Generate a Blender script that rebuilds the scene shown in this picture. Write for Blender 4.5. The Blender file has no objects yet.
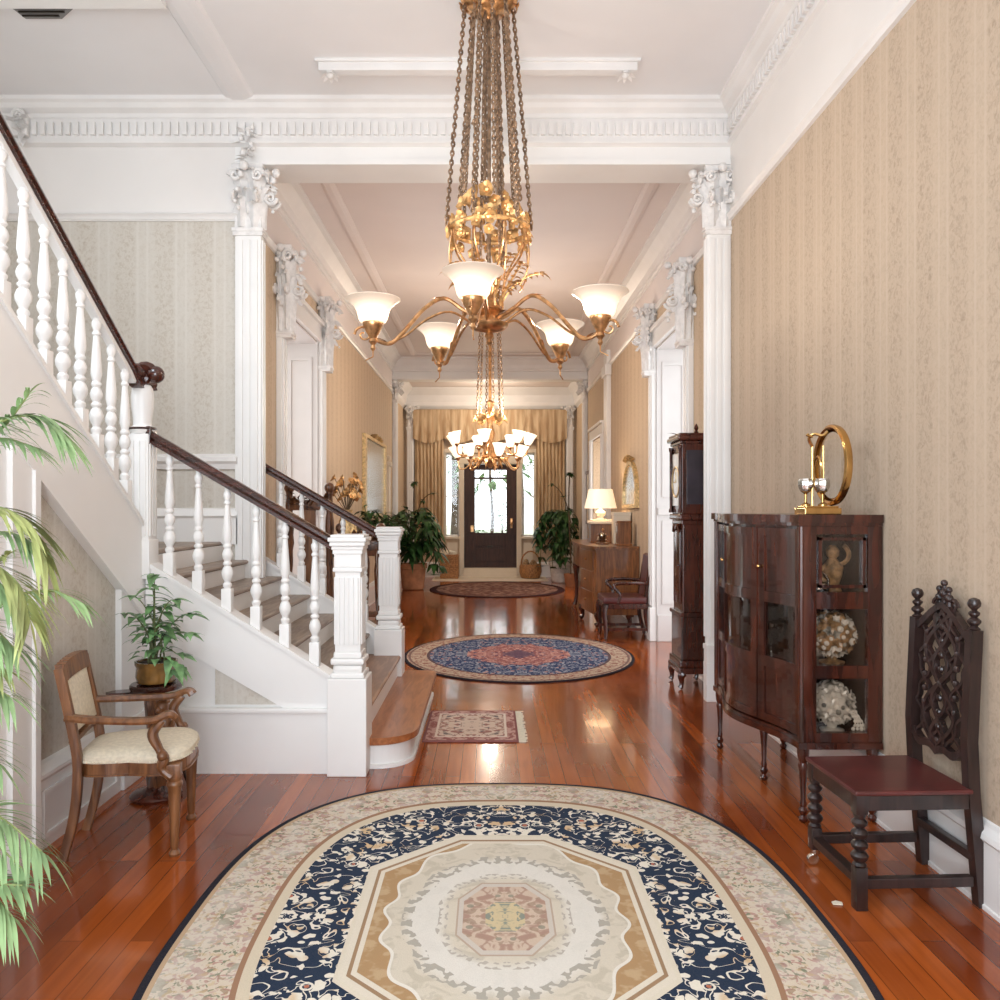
import bpy, bmesh, math, random
from mathutils import Vector, Matrix
R = random.Random(7)
PI = math.pi
COL = bpy.context.scene.collection

# ------------------------------------------------------------------ mesh builder
class MB:
    def __init__(s):
        s.v = []; s.f = []; s.m = []; s.mi = 0; s.sm = []; s.smooth = False
    def add(s, verts, faces, smooth=None):
        o = len(s.v)
        s.v += [tuple(p) for p in verts]
        for f in faces:
            s.f.append(tuple(i + o for i in f)); s.m.append(s.mi)
            s.sm.append(s.smooth if smooth is None else smooth)
    def box(s, x0, x1, y0, y1, z0, z1, bev=0.0, mat=None):
        if bev > 0 and min(abs(x1-x0), abs(y1-y0), abs(z1-z0)) > 2.2*bev:
            bm = bmesh.new(); bmesh.ops.create_cube(bm, size=1)
            for v in bm.verts:
                v.co = Vector(((x0+x1)/2+v.co.x*(x1-x0), (y0+y1)/2+v.co.y*(y1-y0), (z0+z1)/2+v.co.z*(z1-z0)))
            bmesh.ops.bevel(bm, geom=bm.edges[:], offset=bev, segments=2, affect='EDGES', profile=.6)
            bm.verts.index_update()
            vs = [v.co.copy() for v in bm.verts]; fs = [[v.index for v in f.verts] for f in bm.faces]
            bm.free()
        else:
            vs = [Vector(p) for p in ((x0,y0,z0),(x1,y0,z0),(x1,y1,z0),(x0,y1,z0),(x0,y0,z1),(x1,y0,z1),(x1,y1,z1),(x0,y1,z1))]
            fs = [(0,3,2,1),(4,5,6,7),(0,1,5,4),(1,2,6,5),(2,3,7,6),(3,0,4,7)]
        if mat: vs = [mat @ v for v in vs]
        s.add(vs, fs)
    def prism(s, poly, a0, a1, axis='y', smooth=None):
        """polygon in the two other axes, extruded along axis. y: (x,z)  x: (y,z)  z: (x,y)"""
        def P(p, a):
            return {'y': (p[0], a, p[1]), 'x': (a, p[0], p[1]), 'z': (p[0], p[1], a)}[axis]
        n = len(poly)
        s.add([P(p, a0) for p in poly] + [P(p, a1) for p in poly],
              [tuple(range(n))[::-1], tuple(range(n, 2*n))] + [(i, (i+1) % n, n+(i+1) % n, n+i) for i in range(n)], smooth)
    def lathe(s, prof, c=(0,0,0), seg=16, mat=None, cap=True, ang=2*PI, lobes=0, lobe_amp=0):
        """prof: list of (r, z)"""
        vs = []; fs = []
        for r, z in prof:
            for k in range(seg):
                a = ang*k/seg
                rr = r*(1+lobe_amp*math.cos(lobes*a)) if lobes else r
                p = Vector((rr*math.cos(a), rr*math.sin(a), z))
                if mat: p = mat @ p
                vs.append((p.x+c[0], p.y+c[1], p.z+c[2]))
        for j in range(len(prof)-1):
            for k in range(seg):
                k2 = (k+1) % seg
                fs.append((j*seg+k, j*seg+k2, (j+1)*seg+k2, (j+1)*seg+k))
        if cap:
            fs.append(tuple(range(seg))[::-1]); fs.append(tuple((len(prof)-1)*seg+k for k in range(seg)))
        s.add(vs, fs, True)
    def sweep(s, pts, prof, up=(0,0,1), closed=False, smooth=None, caps=True):
        """prof: list of (side, up) offsets swept along pts"""
        pts = [Vector(p) for p in pts]; n = len(prof); vs = []; fs = []
        up = Vector(up)
        for i, p in enumerate(pts):
            if closed: t = pts[(i+1) % len(pts)] - pts[i-1]
            else: t = pts[min(i+1, len(pts)-1)] - pts[max(i-1, 0)]
            t.normalize(); sd = t.cross(up)
            if sd.length < 1e-4: sd = t.cross(Vector((0, 1, .01)))
            sd.normalize(); u = sd.cross(t)
            for a, b in prof: vs.append(p + sd*a + u*b)
        L = len(pts)
        for i in range(L if closed else L-1):
            i2 = (i+1) % L
            for k in range(n):
                k2 = (k+1) % n
                fs.append((i*n+k, i*n+k2, i2*n+k2, i2*n+k))
        if caps and not closed:
            fs.append(tuple(range(n))[::-1]); fs.append(tuple((L-1)*n+k for k in range(n)))
        s.add(vs, fs, smooth)
    def tube(s, pts, r, seg=8, closed=False):
        pts = [Vector(p) for p in pts]
        rs = r if isinstance(r, (list, tuple)) else [r]*len(pts)
        vs = []; fs = []; L = len(pts)
        ref = None
        for i, p in enumerate(pts):
            if closed: t = pts[(i+1) % L]-pts[i-1]
            else: t = pts[min(i+1, L-1)]-pts[max(i-1, 0)]
            if t.length < 1e-7: t = Vector((0,0,1))
            t.normalize()
            if ref is None:
                ref = t.orthogonal().normalized()
            ref = ref - t*ref.dot(t)
            if ref.length < 1e-5: ref = t.orthogonal()
            ref.normalize(); b = t.cross(ref)
            for k in range(seg):
                a = 2*PI*k/seg
                vs.append(p + (ref*math.cos(a)+b*math.sin(a))*rs[i])
        for i in range(L if closed else L-1):
            i2 = (i+1) % L
            for k in range(seg):
                k2 = (k+1) % seg
                fs.append((i*seg+k, i*seg+k2, i2*seg+k2, i2*seg+k))
        if not closed:
            fs.append(tuple(range(seg))[::-1]); fs.append(tuple((L-1)*seg+k for k in range(seg)))
        s.add(vs, fs, True)
    def ball(s, c, r, seg=10, rings=6, sc=(1,1,1), rot=None):
        prof = [(r*math.sin(PI*j/rings), -r*math.cos(PI*j/rings)) for j in range(rings+1)]
        prof[0] = (r*.02, -r); prof[-1] = (r*.02, r)
        m = Matrix.Diagonal((*sc, 1))
        if rot: m = rot.to_4x4() @ m
        s.lathe(prof, c, seg, m)
    def leaf(s, base, d, L, w, droop=.3, n=5, up=(0,0,1), fold=.15, tip=.5):
        d = Vector(d).normalized(); up = Vector(up); sd = d.cross(up)
        if sd.length < 1e-3: sd = d.orthogonal()
        sd.normalize(); u = sd.cross(d).normalized()
        vs = []; fs = []; base = Vector(base)
        for i in range(n+1):
            t = i/n
            p = base + d*(L*t) - Vector((0,0,1))*(droop*L*t*t)
            ww = w*.5*(math.sin(PI*min(1, t**tip*.97+.03)))
            vs += [p - sd*ww + u*fold*ww, p, p + sd*ww + u*fold*ww]
        for i in range(n):
            a = i*3
            fs += [(a, a+1, a+4, a+3), (a+1, a+2, a+5, a+4)]
        s.add(vs, fs, True)
    def xf(s, M):
        s.v = [tuple(M @ Vector(p)) for p in s.v]; return s
    def build(s, name, mat, parent=None, world=False, angle=35, loc=None):
        me = bpy.data.meshes.new(name)
        off = Vector((0,0,0))
        if world and parent:
            p = parent
            while p: off += Vector(p.location); p = p.parent
        vs = [(p[0]-off.x, p[1]-off.y, p[2]-off.z) for p in s.v] if world else s.v
        me.from_pydata(vs, [], s.f)
        mats = mat if isinstance(mat, (list, tuple)) else [mat]
        for m in mats: me.materials.append(m)
        for p, mi, sm in zip(me.polygons, s.m, s.sm):
            p.material_index = mi; p.use_smooth = sm
        bm = bmesh.new(); bm.from_mesh(me)
        bmesh.ops.recalc_face_normals(bm, faces=bm.faces[:]); bm.to_mesh(me); bm.free()
        if any(s.sm): me.set_sharp_from_angle(angle=math.radians(angle))
        o = bpy.data.objects.new(name, me); COL.objects.link(o)
        if parent: o.parent = parent
        if loc: o.location = loc
        return o

def tag(o, label=None, cat=None, group=None, kind=None):
    if label: o['label'] = label
    if cat: o['category'] = cat
    if group: o['group'] = group
    if kind: o['kind'] = kind
    return o
def thing(name, label, cat, loc=(0,0,0), rz=0, group=None):
    o = bpy.data.objects.new(name, None); COL.objects.link(o)
    o.empty_display_size = .1
    o.location = loc; o.rotation_euler = (0, 0, rz)
    return tag(o, label, cat, group)
def struct(name, mb, mat, parent=None):
    o = mb.build(name, mat, parent, world=True)
    if not parent: o['kind'] = 'structure'
    return o
def sempty(name, loc=(0,0,0)):
    o = bpy.data.objects.new(name, None); COL.objects.link(o); o.location = loc; o['kind'] = 'structure'
    return o
_t = [0]
def trimname():
    _t[0] += 1; return 'trim_%d' % _t[0]
def copy_tree(o, parent=None, depth=0):
    c = o.copy(); COL.objects.link(c)
    if parent: c.parent = parent
    for ch in list(o.children): copy_tree(ch, c, depth+1)
    return c
def bez(p0, p1, p2, p3, n=10):
    p0, p1, p2, p3 = map(Vector, (p0, p1, p2, p3)); out = []
    for i in range(n+1):
        t = i/n; u = 1-t
        out.append(p0*u**3 + p1*3*u*u*t + p2*3*u*t*t + p3*t**3)
    return out
def smooth_path(pts, n=6):
    """Catmull-Rom"""
    pts = [Vector(p) for p in pts]; out = []
    for i in range(len(pts)-1):
        a = pts[max(i-1, 0)]; b = pts[i]; c = pts[i+1]; d = pts[min(i+2, len(pts)-1)]
        for k in range(n):
            t = k/n
            out.append(.5*((2*b)+(c-a)*t+(2*a-5*b+4*c-d)*t*t+(3*b-a-3*c+d)*t**3))
    out.append(pts[-1]); return out
RND = [(math.cos(2*PI*k/12), math.sin(2*PI*k/12)) for k in range(12)]

# ------------------------------------------------------------------ materials
def lin(c):
    f = lambda v: v/12.92 if v <= .04045 else ((v+.055)/1.055)**2.4
    return tuple(f(v/255) for v in c)
class E:
    """shader math with operators"""
    def __init__(s, nt, k): s.nt = nt; s.k = k
    def op(s, o, b=None, c=None, clamp=False):
        n = s.nt.nodes.new('ShaderNodeMath'); n.operation = o; n.use_clamp = clamp
        for i, q in enumerate((s, b, c)):
            if q is None: continue
            if isinstance(q, E): s.nt.links.new(q.k, n.inputs[i])
            else: n.inputs[i].default_value = q
        return E(s.nt, n.outputs[0])
    def __add__(s, b): return s.op('ADD', b)
    __radd__ = __add__
    def __sub__(s, b): return s.op('SUBTRACT', b)
    def __mul__(s, b): return s.op('MULTIPLY', b)
    __rmul__ = __mul__
    def __truediv__(s, b): return s.op('DIVIDE', b)
    def abs(s): return s.op('ABSOLUTE')
    def gt(s, b): return s.op('GREATER_THAN', b)
    def lt(s, b): return s.op('LESS_THAN', b)
    def max(s, b): return s.op('MAXIMUM', b)
    def min(s, b): return s.op('MINIMUM', b)
    def sin(s): return s.op('SINE')
    def sqrt(s): return s.op('SQRT')
    def ramp(s, a, b):
        """smooth 0..1 between a and b"""
        n = s.nt.nodes.new('ShaderNodeMapRange'); n.interpolation_type = 'SMOOTHSTEP'
        s.nt.links.new(s.k, n.inputs[0]); n.inputs[1].default_value = a; n.inputs[2].default_value = b
        return E(s.nt, n.outputs[0])
class NT:
    def __init__(s, name, rough=.5, metal=0.0, coat=0.0, spec=.5):
        m = bpy.data.materials.new(name); m.use_nodes = True
        s.m = m; s.nt = m.node_tree; s.b = s.nt.nodes['Principled BSDF']
        s.b.inputs['Roughness'].default_value = rough; s.b.inputs['Metallic'].default_value = metal
        s.b.inputs['Coat Weight'].default_value = coat; s.b.inputs['Specular IOR Level'].default_value = spec
        tc = s.nt.nodes.new('ShaderNodeTexCoord'); s.co = tc.outputs['Object']
        sp = s.nt.nodes.new('ShaderNodeSeparateXYZ'); s.nt.links.new(s.co, sp.inputs[0])
        s.x, s.y, s.z = (E(s.nt, sp.outputs[i]) for i in range(3))
    def vec(s, x, y, z=0):
        n = s.nt.nodes.new('ShaderNodeCombineXYZ')
        for i, q in enumerate((x, y, z)):
            if isinstance(q, E): s.nt.links.new(q.k, n.inputs[i])
            else: n.inputs[i].default_value = q
        return n.outputs[0]
    def noise(s, scale, vec=None, detail=3, dist=0, rough=.5):
        n = s.nt.nodes.new('ShaderNodeTexNoise'); s.nt.links.new(vec or s.co, n.inputs['Vector'])
        n.inputs['Scale'].default_value = scale; n.inputs['Detail'].default_value = detail
        n.inputs['Distortion'].default_value = dist; n.inputs['Roughness'].default_value = rough
        return E(s.nt, n.outputs[0])
    def voro(s, scale, vec=None, out='Distance', feature='F1'):
        n = s.nt.nodes.new('ShaderNodeTexVoronoi'); n.feature = feature
        s.nt.links.new(vec or s.co, n.inputs['Vector']); n.inputs['Scale'].default_value = scale
        return E(s.nt, n.outputs[out]) if out == 'Distance' else n.outputs[out]
    def mix(s, f, a, b):
        n = s.nt.nodes.new('ShaderNodeMix'); n.data_type = 'RGBA'
        for i, q in ((0, f), (6, a), (7, b)):
            if isinstance(q, E): q = q.k
            if isinstance(q, (tuple, list)): n.inputs[i].default_value = (*q, 1) if len(q) == 3 else q
            elif isinstance(q, (int, float)): n.inputs[i].default_value = q
            else: s.nt.links.new(q, n.inputs[i])
        return n.outputs[2]
    def col(s, c):
        if isinstance(c, tuple): s.b.inputs['Base Color'].default_value = (*c, 1)
        else: s.nt.links.new(c, s.b.inputs['Base Color'])
        return s
    def bump(s, h, strength=.2, dist=.01):
        n = s.nt.nodes.new('ShaderNodeBump'); n.inputs['Strength'].default_value = strength
        n.inputs['Distance'].default_value = dist
        s.nt.links.new(h.k, n.inputs['Height']); s.nt.links.new(n.outputs[0], s.b.inputs['Normal'])
        return s

def plain(name, c, rough=.5, metal=0, coat=0, var=.08, scale=6, bump=0, spec=.5):
    t = NT(name, rough, metal, coat, spec); c = lin(c)
    d = tuple(v*(1-var*2) for v in c); l = tuple(min(1, v*(1+var)) for v in c)
    n = t.noise(scale); t.col(t.mix(n.ramp(.3, .7), d, l))
    if bump: t.bump(t.noise(scale*8), bump, .004)
    return t.m
def wood(name, dark, light, rough=.3, coat=.3, scale=3, axis='z'):
    t = NT(name, rough, 0, coat)
    k = .12
    v = {'z': t.vec(t.x, t.y, t.z*k), 'x': t.vec(t.x*k, t.y, t.z), 'y': t.vec(t.x, t.y*k, t.z)}[axis]
    n = t.noise(scale*9, v, 5, 1.2); n2 = t.noise(scale*.8, None, 2)
    f = (n*.65+n2*.35).ramp(.33, .67)
    t.col(t.mix(f, lin(dark), lin(light)))
    return t.m
def wallpaper(name, base, dark, light, period=.27):
    t = NT(name, .75, 0, 0, .25)
    u = t.x+t.y
    st = (u*(2*PI/period)).sin()
    thin = (u*(2*PI/period*4)).sin()
    v = t.vec(u, t.z*.8, 0)
    mot = t.noise(42, v, 4, 1.2).ramp(.44, .66)
    mot2 = t.voro(26, v).ramp(.42, .15)
    fine = t.noise(120, v, 2)
    band = st.ramp(-.25, .35)
    pat = (mot*.7+mot2*.45)*(band*.5+.42)
    c = t.mix(pat.op('MINIMUM', 1.0)*.75+band*.12, lin(base), lin(dark))
    c = t.mix((thin.ramp(.5, 1.0))*(band*-1+1)*.45, c, lin(light))
    c = t.mix(fine.ramp(.35, .75)*.3, c, lin(light))
    t.col(c); return t.m

M = {}
M['white'] = plain('white_paint', (238,236,233), .38, var=.015, scale=2)
M['trimwhite'] = plain('white_moulding_paint', (236,233,230), .32, var=.02, scale=3)
M['plaster'] = plain('white_plaster', (233,229,225), .7, var=.015, scale=1.5)
M['ceil'] = plain('ceiling_paint', (236,234,234), .8, var=.02, scale=1)
M['ceilpink'] = plain('pale_pink_ceiling_paint', (230,220,215), .8, var=.02, scale=1)
M['carved'] = plain('carved_white_plaster', (232,229,226), .5, var=.05, scale=20)
M['paper'] = wallpaper('tan_wallpaper', (196,176,154), (165,145,124), (204,187,167), .25)
M['paperday'] = wallpaper('daylit_wallpaper', (208,202,192), (182,170,154), (217,212,204), .30)  # same wallpaper with the stair hall's cool daylight put into its colour
M['paperhall'] = wallpaper('warmlit_wallpaper', (207,184,157), (180,155,128), (215,195,170))  # same wallpaper again, tinted with the warm light of the hall
M['mahog'] = wood('dark_mahogany', (38,15,10), (84,36,22), .25, .4)
M['rail'] = wood('dark_handrail_wood', (40,18,12), (78,36,25), .25, .5, axis='x')
M['ebony'] = wood('near_black_oak', (26,17,16), (54,36,33), .35, .25)
M['cab'] = wood('red_mahogany', (40,16,11), (84,38,24), .22, .4, 1.6)
M['walnut'] = wood('walnut', (88,52,28), (146,98,60), .38, .2)
M['desk'] = wood('honey_walnut', (92,52,24), (150,94,48), .3, .4)
M['steptread'] = wood('polished_step_wood', (140,80,44), (178,112,68), .33, .15, axis='y')
M['treadgrey'] = wood('worn_tread_wood', (126,110,98), (166,148,132), .5, .05, axis='y')
M['carvedwood'] = wood('carved_brown_wood', (46,24,14), (128,80,46), .4, .2, 8)
M['bronze'] = plain('aged_bronze', (164,136,110), .4, .65, var=.25, scale=30)
M['brass'] = plain('antique_brass', (208,160,112), .3, .88, var=.2, scale=25)
M['gold'] = plain('polished_gold', (206,166,106), .2, 1, var=.1, scale=12)
M['gilt'] = plain('gilded_wood', (222,192,138), .4, .5, var=.2, scale=30)
M['giltleaf'] = plain('gilded_leaf', (226,178,118), .38, .6, var=.25, scale=25)
M['silver'] = plain('silver', (215,212,206), .15, 1, var=.1, scale=12)
M['cream'] = plain('cream_paint', (226,212,190), .5, var=.02)
M['uphol'] = plain('cream_upholstery', (226,215,192), .85, var=.05, scale=60, bump=.3)
M['leather'] = plain('oxblood_leather', (86,38,36), .35, 0, .15, var=.15, scale=5)
M['terracotta'] = plain('terracotta', (176,120,84), .7, var=.12, scale=8)
M['glaze'] = plain('amber_glaze', (122,86,40), .15, 0, .6, var=.3, scale=10)
M['wicker'] = plain('wicker', (176,124,76), .6, var=.25, scale=40, bump=.5)
M['soil'] = plain('soil', (60,44,32), .9, var=.2, scale=40)
M['leaf'] = plain('green_leaf', (122,164,108), .45, var=.3, scale=14)
M['leafd'] = plain('deep_green_leaf', (54,92,46), .42, var=.35, scale=9)
M['palm'] = plain('palm_leaf', (146,176,122), .55, var=.2, scale=7)
M['palmy'] = plain('yellow_green_palm_leaf', (168,176,112), .55, var=.2, scale=7)
M['stem'] = plain('stem', (96,104,58), .6, var=.2)
M['stemb'] = plain('brown_stem', (92,74,50), .7, var=.2)
M['porc'] = plain('white_porcelain', (222,216,206), .2, 0, .4, var=.06, scale=20)
M['tanshell'] = plain('tan_shell', (176,142,104), .35, 0, .2, var=.3, scale=30)
M['greyshell'] = plain('grey_shell', (150,148,140), .35, 0, .2, var=.3, scale=30)
M['black'] = plain('black_lacquer', (18,16,18), .15, 0, .6, var=.1)
M['iron'] = plain('dark_metal', (70,64,58), .4, .8, var=.2)
M['greyglass'] = plain('smoked_glass', (118,116,114), .3, 0, .3, var=.05)
M['chestwood'] = wood('chest_wood', (78,48,28), (134,88,52), .4, .2)
M['bark'] = plain('bark', (84,70,58), .9, var=.25, scale=10)
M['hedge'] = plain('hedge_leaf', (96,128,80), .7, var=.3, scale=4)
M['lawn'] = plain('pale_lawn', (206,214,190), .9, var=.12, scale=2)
M['silk'] = None
def emis(name, c, e, base=(245,240,232)):
    t = NT(name, .35); t.col(lin(base))
    t.b.inputs['Emission Color'].default_value = (*lin(c), 1); t.b.inputs['Emission Strength'].default_value = e
    return t.m
t = NT('lit_opal_glass', .3); t.col(lin((206,192,178)))
t.b.inputs['Emission Color'].default_value = (*lin((255,226,194)), 1)
t.nt.links.new((t.z.ramp(-1.885, -1.99)*.85+.22).k, t.b.inputs['Emission Strength']); M['shade'] = t.m
M['shade2'] = emis('lit_tulip_glass', (255,230,200), .9)
M['lampshade'] = emis('lit_linen_shade', (255,218,172), .6)
def glass(name, tint=(1,1,1), refl=.12, rough=.02):
    m = bpy.data.materials.new(name); m.use_nodes = True; nt = m.node_tree
    nt.nodes.remove(nt.nodes['Principled BSDF']); o = nt.nodes['Material Output']
    tr = nt.nodes.new('ShaderNodeBsdfTransparent'); tr.inputs[0].default_value = (*tint, 1)
    gl = nt.nodes.new('ShaderNodeBsdfGlossy'); gl.inputs['Roughness'].default_value = rough
    fr = nt.nodes.new('ShaderNodeLayerWeight'); fr.inputs[0].default_value = .5
    pw = nt.nodes.new('ShaderNodeMath'); pw.operation = 'POWER'; pw.inputs[1].default_value = 4; nt.links.new(fr.outputs['Facing'], pw.inputs[0])
    ad = nt.nodes.new('ShaderNodeMath'); ad.operation = 'MULTIPLY_ADD'; ad.inputs[1].default_value = .5; ad.inputs[2].default_value = refl*.25; ad.use_clamp = True
    nt.links.new(pw.outputs[0], ad.inputs[0])
    mx = nt.nodes.new('ShaderNodeMixShader')
    nt.links.new(ad.outputs[0], mx.inputs[0]); nt.links.new(tr.outputs[0], mx.inputs[1]); nt.links.new(gl.outputs[0], mx.inputs[2])
    nt.links.new(mx.outputs[0], o.inputs[0]); return m
M['glass'] = glass('clear_glass'); M['cabglass'] = glass('cabinet_glass', (.9,.86,.82), .2)
t = NT('pale_reflection_mirror', .22, .55); t.col(lin((206,208,204))); M['mirror'] = t.m  # pale reflection put into a light grey base colour and blurred

# oak-red plank floor
t = NT('red_plank_floor', .17, 0, .22, .5)
n = t.nt.nodes.new('ShaderNodeTexBrick'); t.nt.links.new(t.vec(t.y, t.x, 0), n.inputs['Vector'])
n.offset = .37; n.offset_frequency = 3
for k, v in (('Scale', 1), ('Mortar Size', .0022), ('Mortar Smooth', .3), ('Bias', -.1), ('Brick Width', 1.7), ('Row Height', .083)):
    n.inputs[k].default_value = v
n.inputs['Color1'].default_value = (*lin((108,44,16)), 1); n.inputs['Color2'].default_value = (*lin((182,92,38)), 1)
n.inputs['Mortar'].default_value = (*lin((58,24,12)), 1)
gr = t.noise(30, t.vec(t.x, t.y*.06, 0), 4, .6).ramp(.3, .75)
big = t.noise(1.3, None, 2).ramp(.3, .7)
c = t.mix(gr*.45, n.outputs['Color'], lin((92,36,16)))
c = t.mix(big*.3, c, lin((200,108,48)))
t.col(c)
rg = (t.noise(9, None, 3)*.14+.08); t.nt.links.new(rg.k, t.b.inputs['Roughness'])
M['floor'] = t.m

def ell(t, a, b):
    return ((t.x/a)*(t.x/a)+(t.y/b)*(t.y/b)).sqrt()
# large cream and navy oval rug
def sell(t, a, b, n=2.7):
    return (((t.x.abs()/a).op('POWER', n))+((t.y.abs()/b).op('POWER', n))).op('POWER', 1/n)
def rug_cream():
    t = NT('cream_navy_rug', .95, 0, 0, .1)
    A, B = 1.165, 1.42
    ax, ay = t.x.abs(), t.y.abs(); r = ell(t, A, B*1.1)
    sv = t.vec(ax, ay, 0)
    cream = lin((216,202,182)); pale = lin((224,217,206)); navy = lin((20,44,70)); tan = lin((176,142,102)); pink = lin((188,148,138)); sage = lin((132,136,112))
    wx = (t.noise(24, sv, 1)-.5)*.07; wy = (t.noise(24, t.vec(ay, ax, 3.0), 1)-.5)*.07
    # outer floral band
    nz = t.noise(30, sv, 3, 1.0); nb = t.noise(5, sv, 2)
    fl = t.mix(nz.ramp(.52, .60), cream, pink)
    fl = t.mix(t.noise(36, sv, 2, .8).ramp(.57, .63), fl, sage)
    fl = t.mix(t.voro(11, sv).ramp(.20, .12)*.7, fl, lin((150,100,102)))
    ws = t.noise(5, sv, 1)
    bl = t.voro(17, t.vec(ax+wx, ay+wy, 5.0)).lt(.34)*ws.gt(.44)
    fl = t.mix(bl*.8, fl, t.mix(t.noise(8, sv, 1).ramp(.45, .58), lin((170,126,118)), lin((150,146,124))))
    fl = t.mix(t.voro(23, t.vec(ax+wx, ay+wy, 9.0)).lt(.25)*.7, fl, lin((158,128,100)))
    fl = t.mix(nb.ramp(.4, .65)*.55, fl, pale)
    fl = t.mix(t.noise(34, sv, 2).ramp(.56, .64)*.5, fl, lin((206,180,138)))
    # navy scroll band
    s1 = t.noise(10, sv, 1, 1.6); vine = ((s1-.5).abs()).lt(.018)
    wv = t.vec(ax+wx, ay+wy, 0); s2 = t.voro(21, wv).lt(.40); gap = t.noise(6, sv, 1).gt(.40)
    s2 = s2*gap
    vv = t.voro(7, sv); flw = vv.lt(.17)*vv.gt(.12); core = vv.lt(.09)
    scroll = vine.max(s2).max(flw).max(core)
    scol = t.mix(t.noise(9, sv, 1).ramp(.52, .68), lin((232,224,208)), lin((212,182,142)))
    scol = t.mix(core, scol, lin((184,110,84)))
    nv = t.mix(scroll, navy, scol)
    octo = (ax/.535).max(ay/.70).max(ax*1.043+ay*1.137)
    # field
    wob = r + (t.noise(7, sv, 1)-.5)*.06
    f = t.mix(t.noise(12, sv, 3, 1).ramp(.5, .62)*.55, lin((214,204,186)), lin((186,176,156)))
    f = t.mix(((wob-.25).abs()).ramp(.075, .03)*.75, f, lin((228,224,216)))
    f = t.mix(t.voro(19, wv).lt(.28)*r.gt(.34)*.45, f, lin((188,178,160)))
    f = t.mix((wob-.30).abs().lt(.02)*t.noise(30, sv, 1).gt(.5), f, lin((176,170,158)))
    f = t.mix((wob-.20).abs().lt(.015)*t.noise(34, sv, 1).gt(.52), f, lin((186,178,166)))
    wob2 = ell(t, .455, .70) + ((t.y.op('ARCTAN2', t.x)*14).sin())*.035
    tanm = t.mix(t.noise(18, sv, 2).ramp(.5, .62)*.5, tan, lin((206,182,146)))
    f = t.mix(wob2.gt(.93), f, lin((230,224,212)))
    f = t.mix(wob2.gt(.955), f, tanm)
    f = t.mix(octo.gt(.90), f, lin((224,214,196)))
    f = t.mix((octo-.945).abs().lt(.012), f, lin((160,130,100)))
    med = (ax/.17).max(ay/.25).max((ax/.17+ay/.25)/1.5)
    mc = t.mix(t.noise(22, sv, 3, 1).ramp(.45, .6), lin((206,184,164)), lin((174,142,126)))
    mc = t.mix(t.voro(24, wv).lt(.36)*.7, mc, lin((160,136,116)))
    mc = t.mix(t.voro(15, sv).lt(.2)*.8, mc, lin((142,140,124)))
    mc = t.mix(med.lt(.42), mc, t.mix(t.noise(26, sv, 2, 1).ramp(.45, .55), lin((208,190,152)), lin((140,146,134))))
    mc = t.mix(med.gt(.9), mc, lin((206,196,184)))
    f = t.mix(med.lt(1.0), f, mc)
    f = t.mix((med-1.02).abs().lt(.02), f, lin((186,166,148)))
    c = t.mix(octo.gt(1.0), f, nv)
    c = t.mix(octo.gt(1.0)*octo.lt(1.03), c, lin((222,212,192)))
    r2 = sell(t, A*.705, B*.765)
    inr = t.mix((r2*60).sin().gt(0), lin((216,202,178)), lin((160,122,96)))
    c = t.mix(r2.gt(1.0), c, inr)
    c = t.mix(r2.gt(1.07), c, fl)
    r3 = sell(t, A-.03, B-.03)
    c = t.mix(r3.gt(.985), c, lin((196,168,136)))
    c = t.mix(r3.gt(1.0), c, lin((20,24,40)))
    c = t.mix(t.noise(260, None, 1)*.22, c, lin((120,110,100)))
    t.col(c); t.bump(t.noise(300, None, 1), .4, .003)
    return t.m
def rug_blue():
    t = NT('blue_red_rug', .95, 0, 0, .1); A, B = 1.16, 1.32
    ax, ay = t.x.abs(), t.y.abs(); sv = t.vec(ax, ay, 0); r = ell(t, A, B)
    blue = lin((50,62,94)); red = lin((142,88,86)); tan = lin((184,162,140))
    bf = t.mix(t.noise(24, sv, 2, 1.2).ramp(.52, .58), blue, lin((150,152,160)))
    bf = t.mix(t.voro(13, sv).lt(.24), bf, lin((186,140,126)))
    rf = t.mix(t.noise(24, sv, 2, 1.2).ramp(.5, .58), red, lin((196,150,136)))
    rf = t.mix(t.voro(13, sv).lt(.24), rf, lin((60,62,92)))
    st = r + (t.noise(5, sv, 1)-.5)*.22
    c = t.mix(st.gt(.44), rf, bf)
    c = t.mix(((ax/.18)+(ay/.26)).lt(1)*.7, c, lin((70,64,88)))
    br = t.mix(t.noise(26, sv, 2, 1).ramp(.48, .58), tan, lin((142,96,84)))
    c = t.mix(r.gt(.79), c, br)
    c = t.mix((r-.79).abs().lt(.012), c, lin((90,70,72)))
    c = t.mix((r-.95).abs().lt(.01), c, lin((120,92,84)))
    c = t.mix(r.gt(.975), c, lin((40,34,40)))
    t.col(c); return t.m
def rug_far():
    t = NT('dark_red_rug', .95, 0, 0, .1); r = ell(t, 1.24, 1.45); sv = t.vec(t.x.abs(), t.y.abs(), 0)
    c = t.mix(t.noise(9, sv, 2, 1).ramp(.45, .6), lin((104,66,56)), lin((150,116,98)))
    c = t.mix(t.voro(6, sv).lt(.22), c, lin((84,62,66)))
    c = t.mix(r.gt(.9), c, lin((58,30,30))); t.col(c); return t.m
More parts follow.
